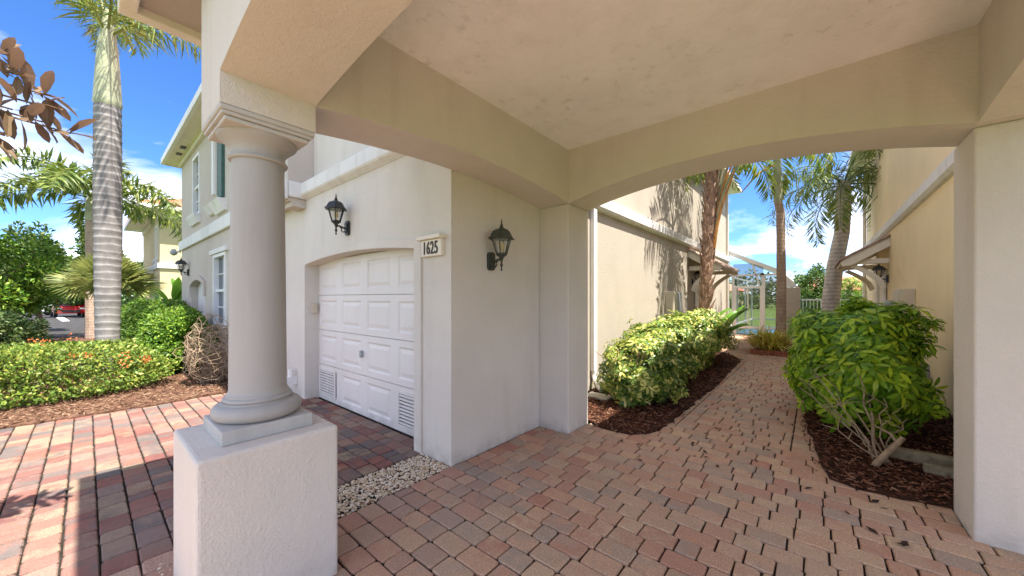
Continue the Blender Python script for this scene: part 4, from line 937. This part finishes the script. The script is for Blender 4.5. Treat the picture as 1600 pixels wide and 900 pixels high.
for k in range(150):
    z = .35+k*.0315; a = k*2.39996; c = tr(z); rr_ = .095
    o = link('leaf_base', bme[0], BOOT, p1); s = random.uniform(.50, .85)
    o.matrix_basis = Matrix.Translation(c+Vector((math.cos(a)*rr_, math.sin(a)*rr_, 0))) @ Matrix.Rotation(a-math.pi/2, 4, 'Z') @ Matrix.Rotation(random.uniform(-.10, .22), 4, 'X') @ Matrix.Rotation(random.uniform(-.25, .25), 4, 'Y') @ Matrix.Diagonal((s, s, s*random.uniform(.8, 1.2), 1))
for k in range(9):
    a = RZ-1.0+((k*5) % 9)*.22; c = tr(2.75+.10*k); m = MB(); e = Vector((math.cos(a), math.sin(a), 0))
    m.tube([c+e*.13, c+e*.20+Vector((0, 0, .45)), c+e*.33+Vector((0, 0, 1.0)), c+e*.60+Vector((0, 0, 1.7))], [.05, .036, .028, .02], 6).build('leaf_stalk', STALK if k % 3 == 0 else SHAFT, p1, smooth=True)
crown(p1, tuple(tr(5.4)), [(i*2*math.pi/13, 1.0-.45*(i % 3), 1.9+.3*(i % 2)) for i in range(13)], LF_PALM2, 2.3, 46, .5, .045, .5, .2)
p2 = thing('smooth_palm', 'slim brown palm growing out of the brick edged planter', 'palm tree', (-.80, 12.9, 0))
MB().tube([(-.78, 12.9, 0), (-.76, 12.9, 2), (-.78, 12.9, 4), (-.84, 12.9, 4.35)], [.13, .115, .105, .095], 14).build('trunk', PBARK, p2, smooth=True)
MB().tube([(-.835, 12.9, 4.3), (-.85, 12.9, 5.0), (-.86, 12.9, 5.7), (-.86, 12.9, 6.6)], [.105, .11, .085, .04], 12).build('crownshaft', SHAFT, p2, smooth=True)
crown(p2, (-.86, 12.9, 6.05), [(i*2*math.pi/9+.2, .80-.4*(i % 3), 2.0+.4*(i % 2)) for i in range(9)], LF_PALM2, 2.2, 44, .55, .045, .5, .2)
MB().tube([(-.86, 12.88, 5.45), (-1.3, 12.7, 5.2), (-1.7, 12.6, 4.7)], [.03, .03, .012], 6).build('dry_stalk', STALK, p2, smooth=True)
p3 = thing('foxtail_palm', 'grey trunked palm with drooping fronds near white railing', 'palm tree', (.35, 15.3, 0))
MB().tube([(.32, 15.3, -.05), (.36, 15.3, 1.5), (.46, 15.3, 2.6), (.62, 15.3, 3.6), (.66, 15.3, 4.5), (.66, 15.3, 5.2)], [.24, .22, .205, .19, .19, .17], 14).build('trunk', GBARK, p3, smooth=True)
crown(p3, (.66, 15.3, 5.1), [(i*2*math.pi/15, .9-.5*(i % 3), 2.0+.4*(i % 2)) for i in range(15)], LF_PALM, 2.4, 60, .55, .035, .5, .8)
# broad leaved plant at foot of rough palm
bp = thing('bird_of_paradise', 'broad green upright leaves behind the variegated shrub', 'plant', (-2.25, 9.9, 0))
def paddle(Ln, W, sd):
    m = MB(); rg = random.Random(sd); ns = 8; vs = []
    for k in range(ns+1):
        t = k/ns; wv = W*math.sin(math.pi*min(.98, .06+.92*t))**.7; z = .55+Ln*t*math.cos(.5*t); x = Ln*.45*t*t
        vs += [(x+.05, -wv/2, z-.02), (x, 0, z), (x+.05, wv/2, z-.02)]
    fs = []
    for k in range(ns): fs += [(3*k, 3*k+1, 3*k+4, 3*k+3), (3*k+1, 3*k+2, 3*k+5, 3*k+4)]
    m.add(vs, fs); m.tube([(0, 0, 0), (0, 0, .6)], .018, 5); me = m.mesh('leaf', True, False); me.materials.append(LF_BOP); return me
pms = [paddle(.85, .24, i) for i in range(2)]
for k, (dx, dy, a, tl) in enumerate(((0, -.35, 2.6, .3), (0, 0, .5, .25), (.15, -.2, -1.2, .5), (.1, .35, .8, .35), (-.1, -.5, 3.3, .55), (.3, .7, -.3, .25), (.3, .9, .4, .15), (.05, .2, 1.8, .3), (.25, -.1, -.6, .6))):
    o = link('leaf', pms[k % 2], LF_BOP, bp, True); o.location = (dx, dy, .15); o.rotation_euler = (0, tl, a)
bn = thing('banana_plant', 'banana like broad leaves against the far yellow house', 'plant', (-20.5, 2.6, 0))
for k in range(14):
    o = link('leaf', pms[k % 2], LF_BOP, bn, True); o.location = (random.uniform(-.3, .3), random.uniform(-.5, .5), .6); o.rotation_euler = (0, random.uniform(.05, .6), k*.75); o.scale = (1.35, 1.35, 1.45)
# strap leaved plant in planter
ct = thing('strap_leaf_plant', 'yellow striped strap leaf plant in brick edged planter', 'plant', (-1.0, 12.6, 0))
n = 420; a = RNG.uniform(0, 6.28, n); e = RNG.uniform(.45, 1.35, n)
D = np.stack([np.cos(a)*np.cos(e), np.sin(a)*np.cos(e), np.sin(e)], 1)
B0 = np.stack([-1.02+RNG.normal(0, .16, n), 12.65+RNG.normal(0, .28, n), np.full(n, .08)], 1)
foV, foF = leaf_arrays(B0, D, np.tile([0, 0, 1.], (n, 1)), RNG.uniform(.5, .9, n), .05, .2, .42)
o = npmesh('foliage', foV, foF, LF_CROT, ct); o['kind'] = 'stuff'
pls = MB().box(-1.40, -.55, 12.05, 14.0, -.09, .04).build('planter_bed', MULCH_G); setp(pls, 'small dark soil planter in the walkway', kind='structure')
bkm = MB().box(-.03, .03, -.05, .05, -.09, .13).mesh('edging_brick')
for k in range(13):
    o = link('edging_brick', bkm, BRICKM, pls); o.location = (-1.38+k*.068, 11.99, 0); o.rotation_euler = (0, 0, random.gauss(0, .03))
# trees
def tree(name, label, base, trunk_h, c, h, n, ls, mat, limbs=7, r=.12, cat='tree', group=None, power=2.2):
    t = thing(name, label, cat, base, group); m = MB(); b = Vector(base); cc = Vector(c)
    m.tube([b, b.lerp(Vector((cc.x, cc.y, b.z+trunk_h)), .5)+Vector((.05, .04, 0)), Vector((cc.x, cc.y, b.z+trunk_h))], [r, r*.8, r*.65], 8)
    for k in range(limbs):
        a = k*2.4; tip = cc+Vector((math.cos(a)*h[0]*.75, math.sin(a)*h[1]*.75, random.uniform(-.2, .7)*h[2])); s = Vector((cc.x, cc.y, b.z+trunk_h*random.uniform(.7, 1)))
        m.tube([s, s.lerp(tip, .5)+Vector((0, 0, .1*h[2])), tip], [r*.45, r*.3, r*.1], 6)
    m.build('trunk', BARK, t, smooth=True)
    # clumped crown
    ncl = 40; cd = norm(RNG.normal(0, 1, (ncl, 3))); cr_ = RNG.uniform(.45, .95, ncl)
    cp = cd*cr_[:, None]*np.array(h)+np.array(c); idx = RNG.integers(0, ncl, n)
    d = norm(RNG.normal(0, 1, (n, 3))); P = cp[idx]+d*(RNG.random(n)**.4)[:, None]*np.array(h)*.30
    foliage('crown', P, d, ls, ls*.5, mat, t, .5, .6); return t
tree('broadleaf_tree', 'bright green bushy tree at the left edge behind hedge', (-22.0, -2.6, -.1), 1.2, (-22.0, -2.6, 2.2), (2.1, 2.1, 1.9), 16000, .17, LF_GREEN)
tree('dark_tree', 'dark olive tree between the left bushy tree and palm', (-28.0, -1.3, -.1), 1.8, (-28, -1.7, 3.0), (1.4, 1.2, 2.1), 7000, .20, LF_DARK)
tree('low_bush', 'dark green low bush at the left frame edge behind hedge', (-14.4, -1.25, -.1), .3, (-14.4, -1.25, .62), (1.3, .62, .72), 9000, .10, LF_DARK, 4, .04, 'bush')
tree('far_tree', 'yellowish green tree behind the fan palm', (-48, .9, -.1), 3, (-48, .4, 3.4), (3.5, 2.2, 2.6), 7000, .4, LF_TREE, 6, .2)
tree('far_tree', 'tall round tree far behind the parked cars', (-75, -6, -.1), 3, (-75, -6, 3.6), (5, 6, 3.8), 7000, .5, LF_DARK, 6, .2)
tree('round_shrub', 'dense dark rounded tree behind the privacy wall', (.0, 22.5, -.1), .9, (-.02, 22.5, 2.0), (.78, .9, 1.25), 7000, .11, LF_TREE, 5, .06)
tree('low_shrub', 'pale flowering shrub row behind the white railing', (.9, 21.0, -.1), .5, (.9, 21, 1.15), (1.0, .8, .75), 5000, .10, LF_TREE, 5, .05, 'shrub')
sfp = thing('small_palm', 'small bright palm beyond the railing near yellow house', 'palm tree', (1.35, 26, 0))
MB().tube([(1.35, 26, -.1), (1.35, 26, 2.2)], [.14, .12], 8).build('trunk', BARK, sfp, smooth=True)
crown(sfp, (1.35, 26, 2.2), [(i*2*math.pi/12, .9-.4*(i % 3), 1.8) for i in range(12)], LF_PALM2, 1.4, 30, .4, .05, .4, .2)
# distant planting and houses
def mass(name, label, boxes, n, ls, mat):
    out = []
    for (c, h) in boxes: out.append(shell_points(n, c, h, 2.4, .6, .2, -.1))
    P = np.concatenate([o_[0] for o_ in out]); d = np.concatenate([o_[1] for o_ in out])
    o = foliage(name, P, d, ls, ls*.55, mat, None); setp(o, label, 'trees', kind='stuff'); return o
mass('distant_trees', 'distant line of dark trees across the lawn', [((-60+k*11+random.uniform(-3, 3), 115+random.uniform(-6, 12), 2.0), (7.5, 4, random.uniform(3.0, 5.8))) for k in range(16)], 1500, 1.0, LF_DARK)
mass('distant_shrubs', 'distant green shrubs in front of the far houses', [((-34+k*6.5+random.uniform(-2, 2), 64+random.uniform(-4, 4), .7), (3.2, 1.6, random.uniform(.9, 1.9))) for k in range(10)], 1100, .45, LF_TREE)
mass('distant_trees_beyond_road', 'distant tree line beyond the parking road', [((-100-random.uniform(0, 15), -32+k*6, 3.0), (5, 5, random.uniform(4.0, 7.5))) for k in range(14)], 1500, .9, LF_DARK)
for k, (x, y, lab) in enumerate(((-17, 80, 'distant house with pink tile roof seen through enclosure'), (3, 84, 'distant house with pink tile roof behind the railing'), (-36, 82, 'distant house with pink tile roof behind cream wall'))):
    t = thing('house', lab, 'house', (x, y, 0)); MB().box(x-6, x+6, y-4, y+4, -.1, 2.9).build('wall', YELLOW2, t)
    ro = MB().add([(x-6.8, y-4.8, 2.9), (x+6.8, y-4.8, 2.9), (x+6.8, y+4.8, 2.9), (x-6.8, y+4.8, 2.9), (x-2.5, y, 5.2), (x+2.5, y, 5.2)], [(0, 1, 5, 4), (1, 2, 5), (2, 3, 4, 5), (3, 0, 4), (0, 3, 2, 1)]).build('roof', TILE, t)
    for xx in (-3.5, 0, 3.5): MB().box(x+xx-.7, x+xx+.7, y-4.03, y-3.99, .8, 2.2).build('window', GLASS, t)
# overhanging magnolia at left
mg = thing('magnolia_tree', 'brown leaved branch of a tree hanging in at upper left', 'tree', (-3.6, -2.6, 0))
tips = [(-3.35, -.22, 2.78), (-3.35, -.12, 2.71), (-3.35, -.17, 2.55), (-3.35, -.06, 2.52), (-3.35, -.26, 2.58), (-3.35, -.28, 2.87), (-3.35, -.29, 2.44), (-3.35, -.16, 2.64), (-3.3, -.6, 2.8), (-3.0, -1.1, 3.0)]
m = MB(); m.tube([(-3.6, -2.6, -.09), (-3.62, -2.55, 1.2), (-3.55, -2.5, 2.3), (-3.5, -2.4, 3.4)], [.09, .08, .065, .04], 8)
anch = Vector((-3.55, -2.5, 2.2))
for tp in tips:
    tv = Vector(tp); m.tube([anch, anch.lerp(tv, .5)+Vector((0, 0, .22)), anch.lerp(tv, .8)+Vector((0, 0, .12)), tv], [.03, .016, .009, .005], 6)
m.build('trunk', BARK, mg, smooth=True)
lv, lf_ = leaf2_arrays(np.zeros((1, 3)), np.array([[1., 0, 0]]), np.array([[0, 0, 1.]]), .16, .052, .16, .12)
lms = []
for i in range(3):
    me = bpy.data.meshes.new('leaf'); q = lv.copy(); q[:, 2] += q[:, 0]*(.1*i-.1); me.from_pydata([tuple(v) for v in q], [], [tuple(int(j) for j in f) for f in lf_]); me.materials.append(LF_MAG); lms.append(me)
for tp in tips+[tuple(anch.lerp(Vector(t_), .82)+Vector((0, 0, .1))) for t_ in tips]+[tuple(anch.lerp(Vector(t_), .66)+Vector((0, 0, .18))) for t_ in tips]:
    tv = Vector(tp); ax = (tv-anch).normalized()
    for k in range(8):
        a = k*2.4; dirv = (ax*random.uniform(-.1, .9)+ax.orthogonal().normalized()*math.cos(a)+ax.cross(ax.orthogonal().normalized())*math.sin(a)).normalized()
        o = link('leaf', lms[k % 3], LF_MAG, mg); qn = dirv.to_track_quat('X', 'Z'); s = random.uniform(.75, 1.15)
        o.matrix_basis = Matrix.Translation(tv-ax*random.uniform(0, .09)) @ qn.to_matrix().to_4x4() @ Matrix.Rotation(random.uniform(-.5, .5), 4, 'X') @ Matrix.Diagonal((s, s, s, 1))
# ------------------------------------------------------------------ cars
def car(label, loc, rotz, paint):
    t = thing('parked_car', label, 'car', loc, 'cars parked beyond the shrubs', rotz)
    side = [(-2.1, .35), (-2.15, .7), (-1.95, .88), (-1.15, .98), (-.55, 1.42), (.75, 1.45), (1.55, 1.02), (2.05, .92), (2.15, .6), (2.1, .32)]
    MB().prism(side, 'y', -.82, .82).build('body', paint, t, bevel=.08, local=True, seg=3)
    for s in (-1, 1):
        MB().prism([(-.98, 1.0), (-.5, 1.36), (.68, 1.38), (1.3, 1.02)], 'y', s*.815, s*.83).build('side_window', GLASS, t, local=True)
        for x in (-1.35, 1.35):
            wh = MB().lathe([(.0, -.1), (.31, -.1), (.33, -.06), (.33, .06), (.31, .1), (0, .1)], (0, 0), 18).build('wheel', TYRE, t, local=True); wh.location = (x, s*.76, .33); wh.rotation_euler = (math.pi/2, 0, 0)
            hb = MB().lathe([(0, -.11), (.2, -.11), (.2, .11), (0, .11)], (0, 0), 14).build('rim', GREYM, wh, local=True)
        MB().box(2.02, 2.13, s*.62-.16, s*.62+.16, .66, .80).build('headlight', WINW, t, local=True, bevel=.02)
    MB().add([(1.50, -.68, 1.06), (1.50, .68, 1.06), (.84, .62, 1.44), (.84, -.62, 1.44)], [(0, 1, 2, 3)]).build('windscreen', GLASS, t, local=True)
    MB().box(2.05, 2.17, -.5, .5, .42, .6).build('grille', BLACK, t, local=True)
    return t
car('red car parked beyond the palm trunk', (-50, -1.05, -.05), .10, CARRED)
car('silver car parked left of the red car', (-56, -3.9, -.05), 1.2, CARW)
